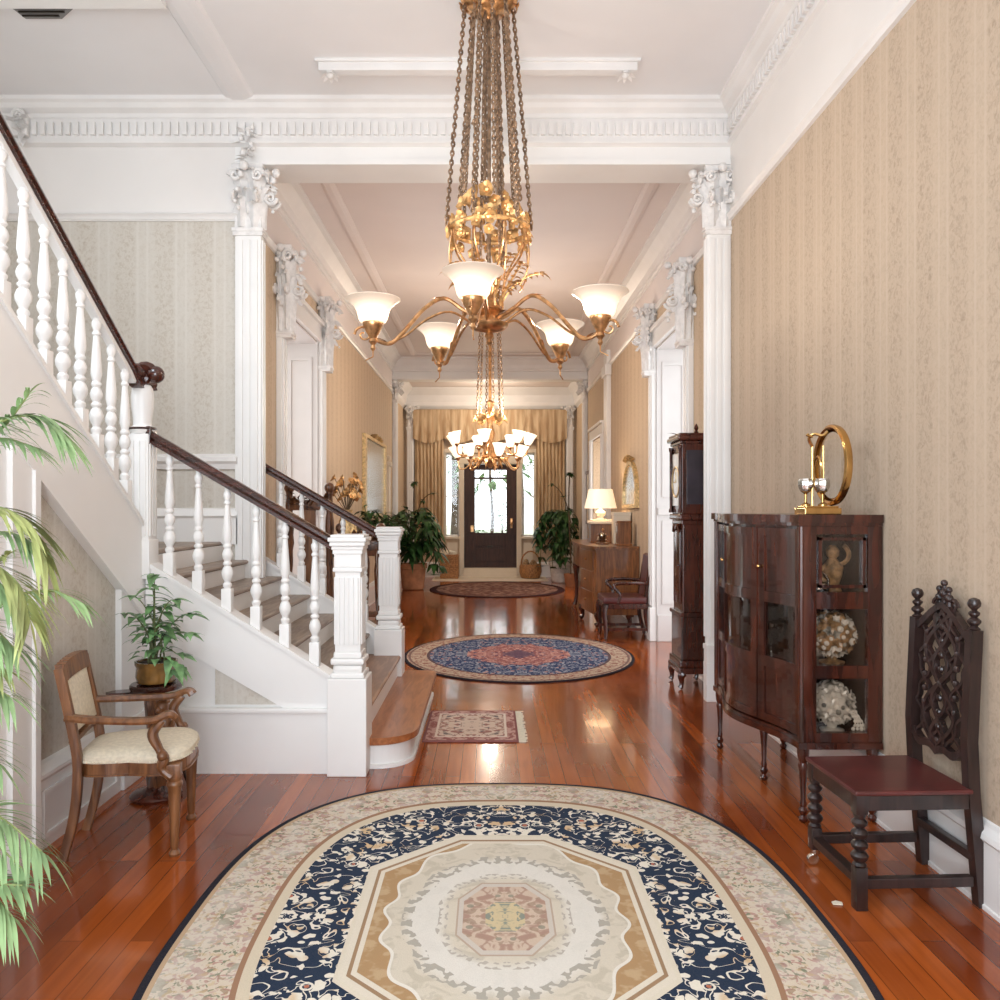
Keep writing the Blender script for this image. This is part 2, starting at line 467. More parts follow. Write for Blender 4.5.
def rug_small():
    t = NT('pale_pink_rug', .95, 0, 0, .1); ax, ay = t.x.abs(), t.y.abs(); sv = t.vec(ax, ay, 0)
    f = t.mix(t.noise(17, sv, 2, 1.2).ramp(.5, .57), lin((212,190,172)), lin((160,116,106)))
    f = t.mix(t.noise(20, sv, 2).ramp(.57, .62), f, lin((126,112,108)))
    e = (ax/.31).max(ay/.385)
    c = t.mix(e.gt(.72), f, t.mix(t.noise(22, sv, 2, 1).ramp(.48, .56), lin((196,158,146)), lin((150,98,92))))
    c = t.mix((e-.74).abs().lt(.025), c, lin((222,206,190)))
    c = t.mix(e.gt(.95), c, lin((140,92,88))); t.col(c); return t.m

M['doorwood'] = wood('dark_door_wood', (46,26,20), (72,44,34), .55, 0)
M['stemp'] = plain('palm_stem', (150,164,104), .6, var=.1)
M['windowdark'] = plain('dark_side_window', (58,54,62), .15, 0, .4, var=.1)
M['tread2'] = wood('brown_tread_wood', (120,82,56), (158,116,84), .4, .1, axis='y')
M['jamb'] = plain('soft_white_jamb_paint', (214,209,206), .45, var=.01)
# ------------------------------------------------------------------ the room
XR = 1.87; XL = -1.87; XS = -3.95; YP = 6.2; YE = 17.4; YB = -1.6
ZC = 4.63; ZH = 4.35; ZV = 4.1
RO = [(7.5, 9.0, 3.3), (13.15, 14.5, 2.72)]        # openings in the right hall wall (y0, y1, head)
LO = [(7.15, 8.7, 3.3)]
def wall_mesh(name, x, th, y0, y1, z1, ops, mat, z0=0):
    mb = MB(); xa, xb = sorted((x, x+th)); ys = y0
    for a, b, h in ops:
        mb.box(xa, xb, ys, a, z0, z1); mb.box(xa, xb, a, b, h, z1); ys = b
    mb.box(xa, xb, ys, y1, z0, z1)
    return struct(name, mb, mat)
mb = MB(); mb.box(-4.15, 2.6, YB-.2, 17.42, -.12, 0); struct('floor', mb, M['floor'])
wall_mesh('wall_right', XR, .4, YB, YP+.05, ZC, [], M['paper'])
wall_mesh('wall_hall_right', XR, .4, YP+.05, YE+.2, ZC, RO, M['paperhall'])
wall_mesh('wall_hall_left', XL, -.4, YP+.06, YE+.2, ZC, LO, M['paperhall'])
mb = MB(); mb.box(XS, -1.9, YP, YP+.06, 0, ZC); struct('wall_stair_back', mb, M['paperday'])
mb = MB(); mb.box(XS-.15, XS, YB, YP+.06, 0, ZC); struct('wall_left', mb, M['paperday'])
# wall behind the camera with two tall window openings
mb = MB()
for x0, x1 in ((XS, -2.9), (-1.5, -.9), (.9, 2.0)): mb.box(x0, x1, YB-.15, YB, 0, ZC)
for x0, x1 in ((-2.9, -1.5), (-.9, .9)):
    mb.box(x0, x1, YB-.15, YB, 0, .5); mb.box(x0, x1, YB-.15, YB, 3.7, ZC)
struct('wall_near', mb, M['paper'])
mb = MB(); mb.box(XS-.15, XR+.4, YB-.15, YP+.32, ZC, ZC+.15); struct('ceiling', mb, M['ceil'])
mb = MB(); mb.box(XL-.4, XR+.4, YP+.32, 15.25, ZH, ZH+.4); mb.box(XL-.4, XR+.4, 15.55, YE+.2, ZV, ZV+.5); struct('ceiling_hall', mb, M['ceilpink'])
# friezes (plain plaster above the wallpaper)
mb = MB()
mb.box(XR-.012, XR+.01, YB, YP, 3.75, ZC)
mb.box(XS, -1.9, YP-.012, YP+.01, 3.72, ZC)
mb.box(XS-.01, XS+.012, YB, YP, 3.72, ZC)
struct('wall_frieze_near', mb, M['plaster'])
mb = MB(); mb.box(XR-.012, XR+.01, YP+.3, 15.25, 3.72, ZH); mb.box(XL-.01, XL+.012, YP+.3, 15.25, 3.72, ZH)
struct('wall_frieze_hall', mb, M['ceilpink'])
# portal beams
mb = MB(); mb.box(-1.97, XR, YP-.015, YP+.32, 4.16, ZC)
mb.box(-1.97, XR, YP-.03, YP+.325, 4.15, 4.19); struct(trimname(), mb, M['white'])
mb = MB(); mb.box(XL, XR, 15.25, 15.55, 3.95, ZH+.2); mb.box(XL, XR, 15.22, 15.25, 3.96, 4.03); struct(trimname(), mb, M['white'])

def mould(name, runs, prof, mat, extra=None):
    """runs: (axis, fixed, sign, a0, a1): profile (out, z) run along an axis; sign = direction of out"""
    mb = MB()
    for ax, fx, sg, a0, a1 in runs:
        poly = [(fx+sg*o, z) for o, z in prof]
        mb.prism(poly, a0, a1, 'y' if ax == 'y' else 'x')
    if extra: extra(mb)
    return struct(name, mb, mat)
def crown(dz, k=1.0):
    return [(0, dz), (.13*k, dz), (.13*k, dz-.03), (.105*k, dz-.045), (.085*k, dz-.075), (.045*k, dz-.10), (.04*k, dz-.13), (.028*k, dz-.13), (.028*k, dz-.30), (.045*k, dz-.305), (.045*k, dz-.325), (.0, dz-.34)]
def dentil(mb):
    y = YB
    while y < YP-.06:
        mb.box(XR-.058, XR-.02, y, y+.036, ZC-.265, ZC-.165); y += .064
    x = XS+.05
    while x < XR-.06:
        mb.box(x, x+.036, YP-.066, YP-.02, ZC-.265, ZC-.165); x += .064
mould(trimname(), [('y', XR, -1, YB, YP), ('x', YP-.012, -1, XS, XR), ('y', XS, 1, YB, YP)], crown(ZC), M['trimwhite'], dentil)
hc = [(0, ZH), (.2, ZH), (.2, ZH-.02), (.15, ZH-.04), (.07, ZH-.14), (.05, ZH-.20), (.03, ZH-.21), (.03, ZH-.25), (0, ZH-.26)]
mould(trimname(), [('y', XR, -1, YP+.3, 15.25), ('y', XL, 1, YP+.3, 15.25), ('x', 15.25, -1, XL, XR)], hc, M['trimwhite'])
vc = [(0, ZV), (.2, ZV), (.2, ZV-.03), (.08, ZV-.16), (.05, ZV-.3), (.05, ZV-.38), (.02, ZV-.42), (0, ZV-.45)]
mould(trimname(), [('x', YE, -1, XL, XR), ('y', XR, -1, 15.55, YE), ('y', XL, 1, 15.55, YE)], vc, M['trimwhite'])
# picture rails
pr = lambda z: [(0, z), (.03, z), (.045, z-.015), (.03, z-.03), (.02, z-.05), (0, z-.055)]
mould(trimname(), [('y', XR, -1, YB, YP), ('x', YP, -1, XS, -1.9), ('y', XS, 1, YB, YP)], pr(3.78), M['trimwhite'])
mould(trimname(), [('y', XR, -1, YP+.3, 15.25), ('y', XL, 1, YP+.3, 15.25)], pr(3.76), M['trimwhite'])
# ceiling panel mouldings: a rectangle on the hall ceiling, a rod like one in the near room, a beam over the stair opening
def frame_mould(name, x0, x1, y0, y1, z, w, h, mat):
    mb = MB()
    prof = [(-w, z), (-w, z-h*.5), (-w*.5, z-h), (w*.3, z-h), (w, z-h*.4), (w, z)]
    mb.prism([(x0+a, b) for a, b in prof], y0-w, y1+w, 'y'); mb.prism([(x1+a, b) for a, b in prof], y0-w, y1+w, 'y')
    p2 = [(a*.97, z-(z-b)*.96) for a, b in prof]
    mb.prism([(y0+a, b) for a, b in p2], x0-w*.5, x1+w*.5, 'x'); mb.prism([(y1+a, b) for a, b in p2], x0-w*.5, x1+w*.5, 'x')
    return struct(name, mb, mat)
frame_mould(trimname(), -1.42, 1.42, YP+.45, 14.75, ZH, .06, .03, M['ceilpink'])
mb = MB(); mb.box(-1.2, 1.03, 5.58, 5.66, ZC-.075, ZC, .008); mb.box(-1.22, 1.05, 5.56, 5.68, ZC-.02, ZC)
for x in (-1.12, .95):
    for k in range(8):
        a = 2*PI*k/8; mb.leaf((x, 5.60, ZC-.09), (math.cos(a), math.sin(a), -.25), .075, .05, .2, 3)
    mb.ball((x, 5.60, ZC-.095), .03)
struct(trimname(), mb, M['trimwhite'])
mb = MB(); mb.prism([(-2.02, ZC), (-2.0, ZC-.02), (-1.95, ZC-.035), (-1.86, ZC-.035), (-1.81, ZC-.02), (-1.79, ZC)], YB, YP, 'y'); struct(trimname(), mb, M['ceil'])
mb = MB(); mb.box(XS, -1.99, 3.2, 4.92, ZC-.06, ZC); struct(trimname(), mb, M['white'])

# baseboards
bb = [(0, 0), (.028, 0), (.028, .015), (.022, .02), (.022, .25), (.035, .265), (.03, .285), (.012, .31), (.008, .325), (0, .33)]
mould('baseboard_right', [('y', XR, -1, YB, YP)], bb, M['white'])
mould('baseboard_hall', [('y', XR, -1, YP+.33, 7.42), ('y', XR, -1, 9.08, 13.1), ('y', XR, -1, 14.55, YE), ('y', XL, 1, 8.78, YE), ('y', XL, 1, YP+.33, 7.07), ('x', YE, -1, XL, -1.0), ('x', YE, -1, 1.0, XR)], bb, M['white'])
mould('baseboard_stair', [('x', YP, -1, XS, -1.95)], [(0, 1.22), (.03, 1.22), (.03, 1.42), (.045, 1.44), (.02, 1.49), (0, 1.5)], M['white'])
mould(trimname(), [('x', YP, -1, XS, -1.95)], [(0, 1.80), (.02, 1.80), (.03, 1.84), (.05, 1.86), (.05, 1.89), (.02, 1.91), (0, 1.92)], M['trimwhite'])

# ------------------------------------------------------------------ carved capitals and pilasters
def acanthus(mb, base, out, side, h, w, proj):
    """one curled leaf standing on base, leaning out"""
    base = Vector(base); out = Vector(out); side = Vector(side); up = Vector((0,0,1)); n = 7; vs = []; fs = []
    for i in range(n+1):
        t = i/n; o = proj*(.15*t+.85*t**3) ; z = h*(math.sin(t*PI*.62)/math.sin(PI*.62) if t > 0 else 0)
        if t > .8: z -= h*.10*(t-.8)/.2
        ww = w*(.55+.45*math.sin(PI*min(t*1.15, 1)))*(1 if t < .85 else .6)*(1+.18*(-1)**i)
        p = base+out*o+up*z
        vs += [p-side*ww*.5-out*.012, p-side*ww*.25+out*.008, p+out*.022, p+side*ww*.25+out*.008, p+side*ww*.5-out*.012]
    for i in range(n):
        for k in range(4):
            a = i*5+k; fs.append((a, a+1, a+6, a+5))
    mb.add(vs, fs, True)
def scroll(mb, c, u, v, r, th, turns=1.6):
    c = Vector(c); u = Vector(u); v = Vector(v); pts = []; rs = []
    n = 18
    for i in range(n+1):
        t = i/n; a = t*turns*2*PI; rr = r*(1-.85*t)
        pts.append(c+u*(rr*math.cos(a))+v*(rr*math.sin(a))); rs.append(th*(1-.5*t))
    mb.tube(pts, rs, 6)
def capital_mb(x0, x1, y0, y1, z0, z1, faces):
    """faces: outward direction of each visible face: 'f' (-y), 'l' (-x), 'r' (+x)"""
    mb = MB(); h = z1-z0
    mb.box(x0, x1, y0, y1, z0, z1)
    mb.box(x0-.02, x1+.02, y0-.02, y1+.02, z0, z0+.03, .006); mb.box(x0-.012, x1+.012, y0-.012, y1+.012, z0-.03, z0)
    mb.box(x0-.02, x1+.02, y0-.03, y1+.03, z1-.045, z1, .01)
    up = Vector((0,0,1))
    for fc in faces:
        if fc == 'f': a = Vector((x0, y0, 0)); sd = Vector((1,0,0)); L = x1-x0; out = Vector((0,-1,0))
        elif fc == 'l': a = Vector((x0, y0, 0)); sd = Vector((0,1,0)); L = y1-y0; out = Vector((-1,0,0))
        else: a = Vector((x1, y0, 0)); sd = Vector((0,1,0)); L = y1-y0; out = Vector((1,0,0))
        nl = max(2, round(L/.09))
        for row, (zz, hh, pj) in enumerate(((z0+.03, h*.38, .085), (z0+h*.30, h*.36, .11), (z0+h*.55, h*.30, .13))):
            k = nl + (row % 2)
            for i in range(k):
                f = (i+.5)/k
                b = a+sd*(L*f)+up*(zz+R.uniform(-.02, .02))
                acanthus(mb, b, out, sd, hh*R.uniform(.9, 1.1), L/k*1.2, pj*R.uniform(.6, .95))
        for f, sg in ((.08, -1), (.92, 1)):
            scroll(mb, a+sd*(L*f)+out*.05+up*(z1-.10), sd*sg, up, .05, .018)
            scroll(mb, a+sd*(L*f)+out*.07+up*(z0+h*.5), out, up*-1, .05, .016)
        for i in range(5):
            mb.ball(a+sd*(L*R.random())+out*.09+up*(z0+h*R.uniform(.3, .85)), R.uniform(.012, .026), 7, 5)
        mb.ball(a+sd*(L*.5)+out*.10+up*(z1-.05), .035, 8, 6)
    return mb
def pilaster(x0, x1, y0, y1, zt, cap_h, faces, over=None):
    e = sempty(trimname(), ((x0+x1)/2, y0, 0))
    mb = MB(); mb.box(x0, x1, y0, y1, 0, zt-cap_h, .012)
    # raised vertical fillets on the visible faces
    w = x1-x0
    for f in (.22, .5, .78):
        mb.box(x0+w*f-w*.09, x0+w*f+w*.09, y0-.012, y0, .5, zt-cap_h-.06, .004)
    d = y1-y0
    for f in (.25, .75):
        if 'l' in faces: mb.box(x0-.012, x0, y0+d*f-d*.12, y0+d*f+d*.12, .5, zt-cap_h-.06, .004)
        if 'r' in faces: mb.box(x1, x1+.012, y0+d*f-d*.12, y0+d*f+d*.12, .5, zt-cap_h-.06, .004)
    mb.build('shaft', M['white'], e, True)
    mb = MB(); mb.box(x0-.006, x1+.006, y0-.02, y1+.02, 0, .30, .004); mb.box(x0-.004, x1+.004, y0-.014, y1+.014, .30, .42, .004); mb.box(x0-.008, x1+.008, y0-.025, y1+.025, .40, .44, .004)
    mb.build('plinth', M['white'], e, True)
    capital_mb(x0, x1, y0, y1, zt-cap_h, zt, faces).build('capital', M['carved'], e, True)
    if over:
        mb = MB()
        xm = (x0+x1)/2-.03*0
        for k in range(14):
            a = R.uniform(0, 2*PI); mb.leaf((xm+R.uniform(-.05, .05), y0-.03, over[0]+R.random()*(over[1]-over[0])), (math.cos(a), -.9, math.sin(a)*.8), .09, .05, .3, 4)
        for k in range(8): mb.ball((xm+R.uniform(-.05, .05), y0-.04, over[0]+R.random()*(over[1]-over[0])), .022, 7, 5)
        mb.build('floral_drop', M['carved'], e, True)
    return e
pilaster(1.68, XR, YP, YP+.06, 4.15, .50, 'fl')
pilaster(-1.97, -1.765, YP-.03, YP+.07, 4.15, .52, 'fr', (4.17, 4.42))
# second portal at the end of the hall, and the end wall corners
pilaster(1.79, XR, 15.3, 15.5, 3.95, .4, 'fl'); pilaster(XL, -1.79, 15.3, 15.5, 3.95, .4, 'fr')
pilaster(1.66, 1.80, YE-.12, YE, 3.72, .5, 'fl'); pilaster(-1.80, -1.66, YE-.12, YE, 3.72, .5, 'fr')
# tall consoles and casings round the side openings
def surround(side, y0, y1, head, ztop, name):
    e = sempty(name, ((XR if side > 0 else XL), y0, 0)); X = XR if side > 0 else XL; s = -side
    def bx(mb, o0, o1, a, b, c, d, bev=0):
        xa, xb = sorted((X+s*o0, X+s*o1)); mb.box(xa, xb, a, b, c, d, bev)
    mb = MB(); w = .16
    for a in (y0-w, y1):
        bx(mb, 0, .05, a, a+w, 0, head+.02, .006); bx(mb, .05, .065, a+.03, a+.06, .4, head); bx(mb, .05, .065, a+w-.06, a+w-.03, .4, head)
        bx(mb, 0, .075, a-.01, a+w+.01, 0, .38, .01)
    bx(mb, 0, .05, y0-w, y1+w, head, head+.18, .006); bx(mb, 0, .085, y0-w, y1+w, head+.16, head+.21, .01)
    mb.build('casing', M['white'], e, True)
    # jamb lining: near jamb, far jamb with dado rail, head, door leaf at the back
    mb = MB(); t = .39
    bx(mb, -t, 0, y0-.01, y0+.02, 0, head); bx(mb, -t, 0, y1-.02, y1+.01, 0, head); bx(mb, -t, 0, y0, y1, head-.02, head+.01)
    xa, xb = sorted((X-s*.01, X-s*(t-.02)))
    mb.box(xa, xb, y1-.05, y1-.02, 1.42, 1.50, .008); mb.box(xa, xb, y1-.04, y1-.02, 0, .3, .008)
    for z0, z1 in ((.42, 1.32), (1.62, 3.1)):
        if z1 > head: continue
        for zz in (z0, z1): mb.box(xa+.05, xb-.05, y1-.034, y1-.02, zz, zz+.035)
        for xx in (xa+.05, xb-.085): mb.box(xx, xx+.035, y1-.033, y1-.02, z0+.035, z1)
    mb.build('jamb', M['jamb'] if ztop else M['paperhall'], e, True)
    if ztop:
        for a in (y0-w+.01, y1+.01):
            xa, xb = sorted((X+s*.0, X+s*.12))
            capital_mb(xa, xb, a, a+w-.02, head-.28, ztop, 'f'+('l' if side > 0 else 'r')).build('console', M['carved'], e, True)
    return e
surround(1, 7.5, 9.0, 3.3, 3.80, 'door_2'); surround(-1, 7.15, 8.7, 3.3, 3.80, 'door_3'); surround(1, 13.15, 14.5, 2.72, None, 'door_4')
# pilaster strips on the hall walls
mb = MB(); mb.box(1.80, XR, 12.35, 12.68, 0, 3.95, .01); mb.box(1.77, XR, 12.3, 12.73, 3.55, 3.72, .015); mb.box(1.785, XR, 12.32, 12.71, 0, .4, .01)
struct(trimname(), mb, M['white'])
mb = MB(); mb.box(XL, -1.80, 14.3, 14.5, 0, 2.25, .01); mb.box(XL, -1.77, 14.26, 14.54, 2.25, 2.33, .01); mb.ball((-1.83, 14.4, 2.40), .05); struct(trimname(), mb, M['cream'])

# ------------------------------------------------------------------ end wall with door and sidelights
mb = MB(); DX0, DX1 = -.585, .60
segs = [(-2.3, -.98, 0, ZC), (-.98, -.66, 0, .87), (-.98, -.66, 2.7, ZC), (-.66, -.57, 0, ZC), (-.57, .585, 2.46, ZC), (.585, .68, 0, ZC), (.68, .98, 0, .87), (.68, .98, 2.7, ZC), (.98, 2.3, 0, ZC)]
for x0, x1, z0, z1 in segs: mb.box(x0, x1, YE, YE+.2, z0, z1)
struct('wall_end', mb, M['paperhall'])
mb = MB()
for x0, x1 in ((-.665, -.565), (.58, .685)): mb.box(x0, x1, YE-.05, YE+.02, 0, 2.56, .008)
mb.box(-.7, .72, YE-.06, YE+.02, 2.46, 2.62, .01)
for x in (-1.0, .965): mb.box(x, x+.04, YE-.04, YE+.02, .87, 2.75)
mb.box(-1.02, 1.02, YE-.05, YE+.02, 2.70, 2.78, .008)
for x0, x1 in ((-.98, -.66), (.68, .98)): mb.box(x0, x1, YE-.07, YE+.02, .83, .88, .008); mb.box(x0+.05, x1-.05, YE-.02, YE, .2, .75)
mb.box(-.57, .585, YE-.16, YE+.1, 0, .2, .012); mb.box(-.62, .64, YE-.2, YE, 0, .05, .01); mb.box(-1.2, 1.2, YE-1.0, YE, 0, .012)
struct(trimname(), mb, M['cream'])
for n, (x0, x1) in enumerate(((-.98, -.66), (.68, .98)), 1):
    mb = MB(); 
    for a, b, c, d in ((x0, x0+.03, .88, 2.7), (x1-.03, x1, .88, 2.7), (x0, x1, .88, .92), (x0, x1, 2.66, 2.7), (x0, x1, 1.75, 1.77)): mb.box(a, b, YE+.06, YE+.10, c, d)
    w = struct('window_%d' % n, mb, M['white'])
    mb = MB(); mb.box(x0+.03, x1-.03, YE+.075, YE+.083, .92, 2.66); mb.build('pane', M['glass'], w, True)
d = sempty('door_1', (0, YE+.08, .2))
mb = MB()
for a, b, c, e in ((-.565, -.33, .2, 2.45), (.36, .58, .2, 2.45), (-.33, .36, .2, .96), (-.33, .36, 2.33, 2.45), (-.33, .36, 2.13, 2.17)): mb.box(a, b, YE+.05, YE+.10, c, e)
for a, b, c, e in ((-.30, .33, .34, .62), (-.30, .33, .68, .9), (-.52, -.38, .3, .9), (.41, .54, .3, .9)):
    mb.box(a, b, YE+.035, YE+.05, c, e, .006)
mb.build('door_leaf', M['doorwood'], d, True)
mb = MB(); mb.box(-.33, .36, YE+.07, YE+.078, .96, 2.33); mb.build('glass', M['glass'], d, True)
mb = MB(); mb.ball((.47, YE+.0, 1.16), .035); mb.tube([(.47, YE+.05, 1.16), (.47, YE, 1.16)], .014); mb.box(.445, .495, YE+.03, YE+.05, 1.06, 1.28, .004); mb.box(-.42, -.36, YE+.03, YE+.05, .98, 1.12)
mb.build('door_handle', M['brass'], d, True)
mb = MB(); mb.box(-.06, .06, YE+.02, YE+.05, .64, .68, .004); mb.build('mail_slot', M['iron'], d, True)

# ------------------------------------------------------------------ outside the door
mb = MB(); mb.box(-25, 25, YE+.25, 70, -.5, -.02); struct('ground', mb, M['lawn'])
for x, y, h, tr, lab, sd in ((.03, 24, 4.2, .06, 'slim tree on the bright lawn seen through the door glass', 3), (-1.6, 36, 6.5, .2, 'far pale tree beyond the lawn, left through the left sidelight', 4), (1.5, 40, 7, .2, 'far pale tree beyond the lawn, seen through the right sidelight', 5)):
    e = thing('tree', lab, 'tree', (x, y, -.02)); q = random.Random(sd)
    mb = MB(); mb.tube([(0,0,0), (.05,0,h*.3), (-.03,.1,h*.6), (0,0,h*.9)], [tr, tr*.8, tr*.6, tr*.2], 8); mb.build('trunk', M['bark'], e)
    mb = MB()
    for k in range(180):
        a = q.uniform(0, 2*PI); rr = 1.6*math.sqrt(q.random()); z = h*(.5+.55*q.random())
        mb.leaf((rr*math.cos(a), rr*math.sin(a), z), (math.cos(a), math.sin(a), q.uniform(-.5, .5)), .5, .22, .3, 2)
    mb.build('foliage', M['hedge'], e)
for x, y, h, lab in ((.40, 26, 1.7, 'pale green shrub right of the tree outside the door'), (-.32, 27, .75, 'low pale shrub left of the tree outside the door')):
    e = thing('shrub', lab, 'shrub', (x, y, -.02)); q = random.Random(int(y)); mb = MB()
    for k in range(160):
        a = q.uniform(0, 2*PI); rr = .5*math.sqrt(q.random()); z = h*q.random()**.7
        mb.leaf((rr*math.cos(a)*(1.2-z/h), rr*math.sin(a), z), (math.cos(a), math.sin(a), q.uniform(0, .8)), .25, .11, .3, 2)
    mb.build('foliage', M['hedge'], e); mb = MB(); mb.tube([(0,0,0), (0,0,h*.6)], .03); mb.build('stem', M['bark'], e)

mb = MB(); q = random.Random(17)
mb.box(-3.66, -3.54, YP-.09, YP-.01, ZC-.28, ZC-.12, .01)
for k in range(16):
    a = q.uniform(0, 2*PI); mb.leaf((-3.60+q.uniform(-.04, .04), YP-.09, ZC-.22+q.uniform(-.09, .08)), (math.cos(a), -.8, math.sin(a)), .09, .05, .3, 4)
scroll(mb, (-3.60, YP-.11, ZC-.14), (1,0,0), (0,0,1), .05, .016)
struct(trimname(), mb, M['carved'])
# ------------------------------------------------------------------ staircase
ST = thing('staircase', 'white turned-baluster staircase with dark handrails climbing left from the hall', 'staircase', (-1.3, 5.35, 0))
NX = [-.44, -.70, -.95, -1.19, -1.42, -1.64, -1.86]; NZ = [.18, .345, .51, .665, .815, .96, 1.10]; ZL = 1.24
YN, YF = 4.57, 6.37
# bottom step with rounded ends
def bull(x0, x1, y0, y1, r, n=8):
    p = [(x0, y0)]
    for k in range(n+1):
        a = -PI/2+PI/2*k/n; p.append((x1-r+r*math.cos(a), y0+r+r*math.sin(a)))
    for k in range(n+1):
        a = PI/2*k/n; p.append((x1-r*.4+r*.4*math.cos(a), y1-r*.4+r*.4*math.sin(a)))
    p.append((x0, y1)); return p
mb = MB(); mb.prism(bull(-.95, -.47, 4.62, 6.46, .20), 0, .145, 'z'); mb.prism(bull(-.95, -.45, 4.60, 6.48, .21), 0, .02, 'z'); mb.build('riser', M['white'], ST, True)
mb = MB(); mb.prism(bull(-.95, -.43, 4.58, 6.50, .23), .145, .182, 'z'); mb.prism(bull(-.95, -.445, 4.595, 6.485, .225), .135, .145, 'z')
mb.build('tread', M['steptread'], ST, True)
for i in range(1, 8):
    if i < 7: x1, z0, z1 = NX[i], NZ[i-1], NZ[i]
    else: x1, z0, z1 = -2.07, NZ[6], ZL
    xb = NX[i+1]-.03 if i < 6 else -2.10
    mb = MB(); ye = YF-.04 if i < 6 else 6.2
    mb.box(x1-.06, x1-.025, YN+.05, ye, z0, z1-.03); mb.build('riser', M['white'], ST, True)
    mb = MB(); mb.prism([(xb if i < 7 else XS, z1-.03), (x1-.012, z1-.03), (x1, z1-.02), (x1, z1-.008), (x1-.012, z1), (xb if i < 7 else XS, z1)], YN+.03, ye, 'y')
    mb.build('tread', M['tread2'] if i == 1 else M['treadgrey'], ST, True)
mb = MB(); mb.box(XS, -2.05, YN, 6.2, ZL-.25, ZL-.03); mb.build('landing', M['white'], ST, True)
# closed strings (the white sloped sides)
sx = lambda x: .53+(-.90-x)*.617            # top edge of the lower strings
pts = [(-2.04, 0), (-.70, 0), (-.70, .40), (-.90, .40), (-.90, sx(-.90)), (-1.95, sx(-1.95)), (-2.04, 1.24)]
mb = MB(); mb.prism(pts, YN-.02, YN+.05, 'y')
band = [(-.90, sx(-.9)), (-1.95, sx(-1.95)), (-1.95, sx(-1.95)-.36), (-.90, sx(-.9)-.36+.04)]
mb.prism(band, YN-.04, YN+.06, 'y')
mb.prism([(-.90, sx(-.9)), (-1.95, sx(-1.95)), (-1.95, sx(-1.95)+.025), (-.90, sx(-.9)+.025)], YN-.055, YN+.075, 'y')
mb.box(-2.04, -.7, YN-.055, YN, 0, .34); mb.box(-2.04, -.88, YN-.07, YN, .34, .37, .01)
mb.build('stringer', M['white'], ST, True)
mb = MB(); mb.prism([(-1.56, .385), (-1.20, .385), (-1.56, .625)], YN-.03, YN-.02, 'y'); mb.build('panel', M['paperday'], ST, True)
pts = [(-1.862, 0), (-.70, 0), (-.70, .40), (-.90, .40), (-.90, sx(-.90)), (-1.862, sx(-1.862))]
mb = MB(); mb.prism(pts, YF-.04, YF+.04, 'y'); mb.prism([(-.90, sx(-.9)), (-1.862, sx(-1.862)), (-1.862, sx(-1.862)+.025), (-.90, sx(-.9)+.025)], YF-.06, YF+.06, 'y'); mb.build('stringer', M['white'], ST, True)
# newel posts of the lower flight
def newel(x, y, rz=0):
    mb = MB(); 
    def bx(h, z0, z1, b=.006): mb.box(x-h, x+h, y-h, y+h, z0, z1, b)
    bx(.110, 0, .545); bx(.095, .545, .575, .01); bx(.084, .57, .62, .02); bx(.095, .62, .655, .012); bx(.080, .655, .69, .01)
    bx(.072, .69, 1.17, .004)
    for k in range(5):
        o = -.052+.026*k
        for sg in (-1, 1):
            mb.box(x+o-.008, x+o+.008, *sorted((y+sg*.070, y+sg*.080)), .73, 1.11, .003)
            mb.box(*sorted((x+sg*.070, x+sg*.080)), y+o-.008, y+o+.008, .73, 1.11, .003)
    bx(.083, 1.14, 1.165, .006); bx(.077, 1.165, 1.27); bx(.084, 1.24, 1.27, .006)
    n = mb.build('newel_post', M['white'], ST, True)
    mb = MB(); bx(.09, 1.265, 1.285); bx(.10, 1.285, 1.31, .008); bx(.108, 1.31, 1.335, .008); bx(.095, 1.335, 1.35, .006)
    mb.build('newel_cap', M['white'], n, True)
newel(-.80, YN); newel(-.80, YF)
# handrails
RP = [(-.036, -.030), (-.022, -.034), (.022, -.034), (.036, -.030), (.030, -.012), (.040, .004), (.036, .020), (.020, .032), (-.020, .032), (-.036, .020), (-.040, .004), (-.030, -.012)]
hz = lambda x: 1.285+(-.874-x)*.585
mb = MB(); mb.sweep([(-1.945, YN, hz(-1.945)), (-.875, YN, hz(-.875))], RP, smooth=True); mb.box(-1.95, -1.92, YN-.05, YN+.05, hz(-1.95)-.055, hz(-1.95)+.05, .01)
mb.build('handrail', M['rail'], ST, True)
mb = MB(); mb.sweep([(-1.862, YF, hz(-1.862)), (-.875, YF, hz(-.875))], RP, smooth=True); mb.build('handrail', M['rail'], ST, True)
# balusters: square foot, turned shaft, top pin
BP = [(.022, .17), (.030, .19), (.030, .205), (.020, .22), (.024, .235), (.038, .27), (.040, .30), (.030, .335), (.020, .35), (.030, .365), (.030, .375), (.020, .39), (.033, .42), (.036, .445), (.028, .475), (.020, .49), (.029, .505), (.029, .515), (.022, .53), (.032, .58), (.030, .64), (.020, .80), (.017, .84), (.024, .85), (.024, .86), (.016, .875), (.026, .91), (.026, .935), (.018, .95), (.018, 1.0)]
def baluster(x, y, z0, z1, foot=.17, w=.028):
    mb = MB(); h = z1-z0
    mb.box(x-w, x+w, y-w, y+w, z0-.03, z0+foot*h, .004)
    mb.lathe([(r*(w/.033), z0+z*h) for r, z in BP], (x, y, 0), 12)
    return mb
for y in (YN, YF):
    for x in (-1.83, -1.665, -1.50, -1.335, -1.17, -1.0):
        if y == YF and x < -1.80: continue
        baluster(x, y, sx(x)+.02, hz(x)-.02).build('baluster', M['white'], ST, True)
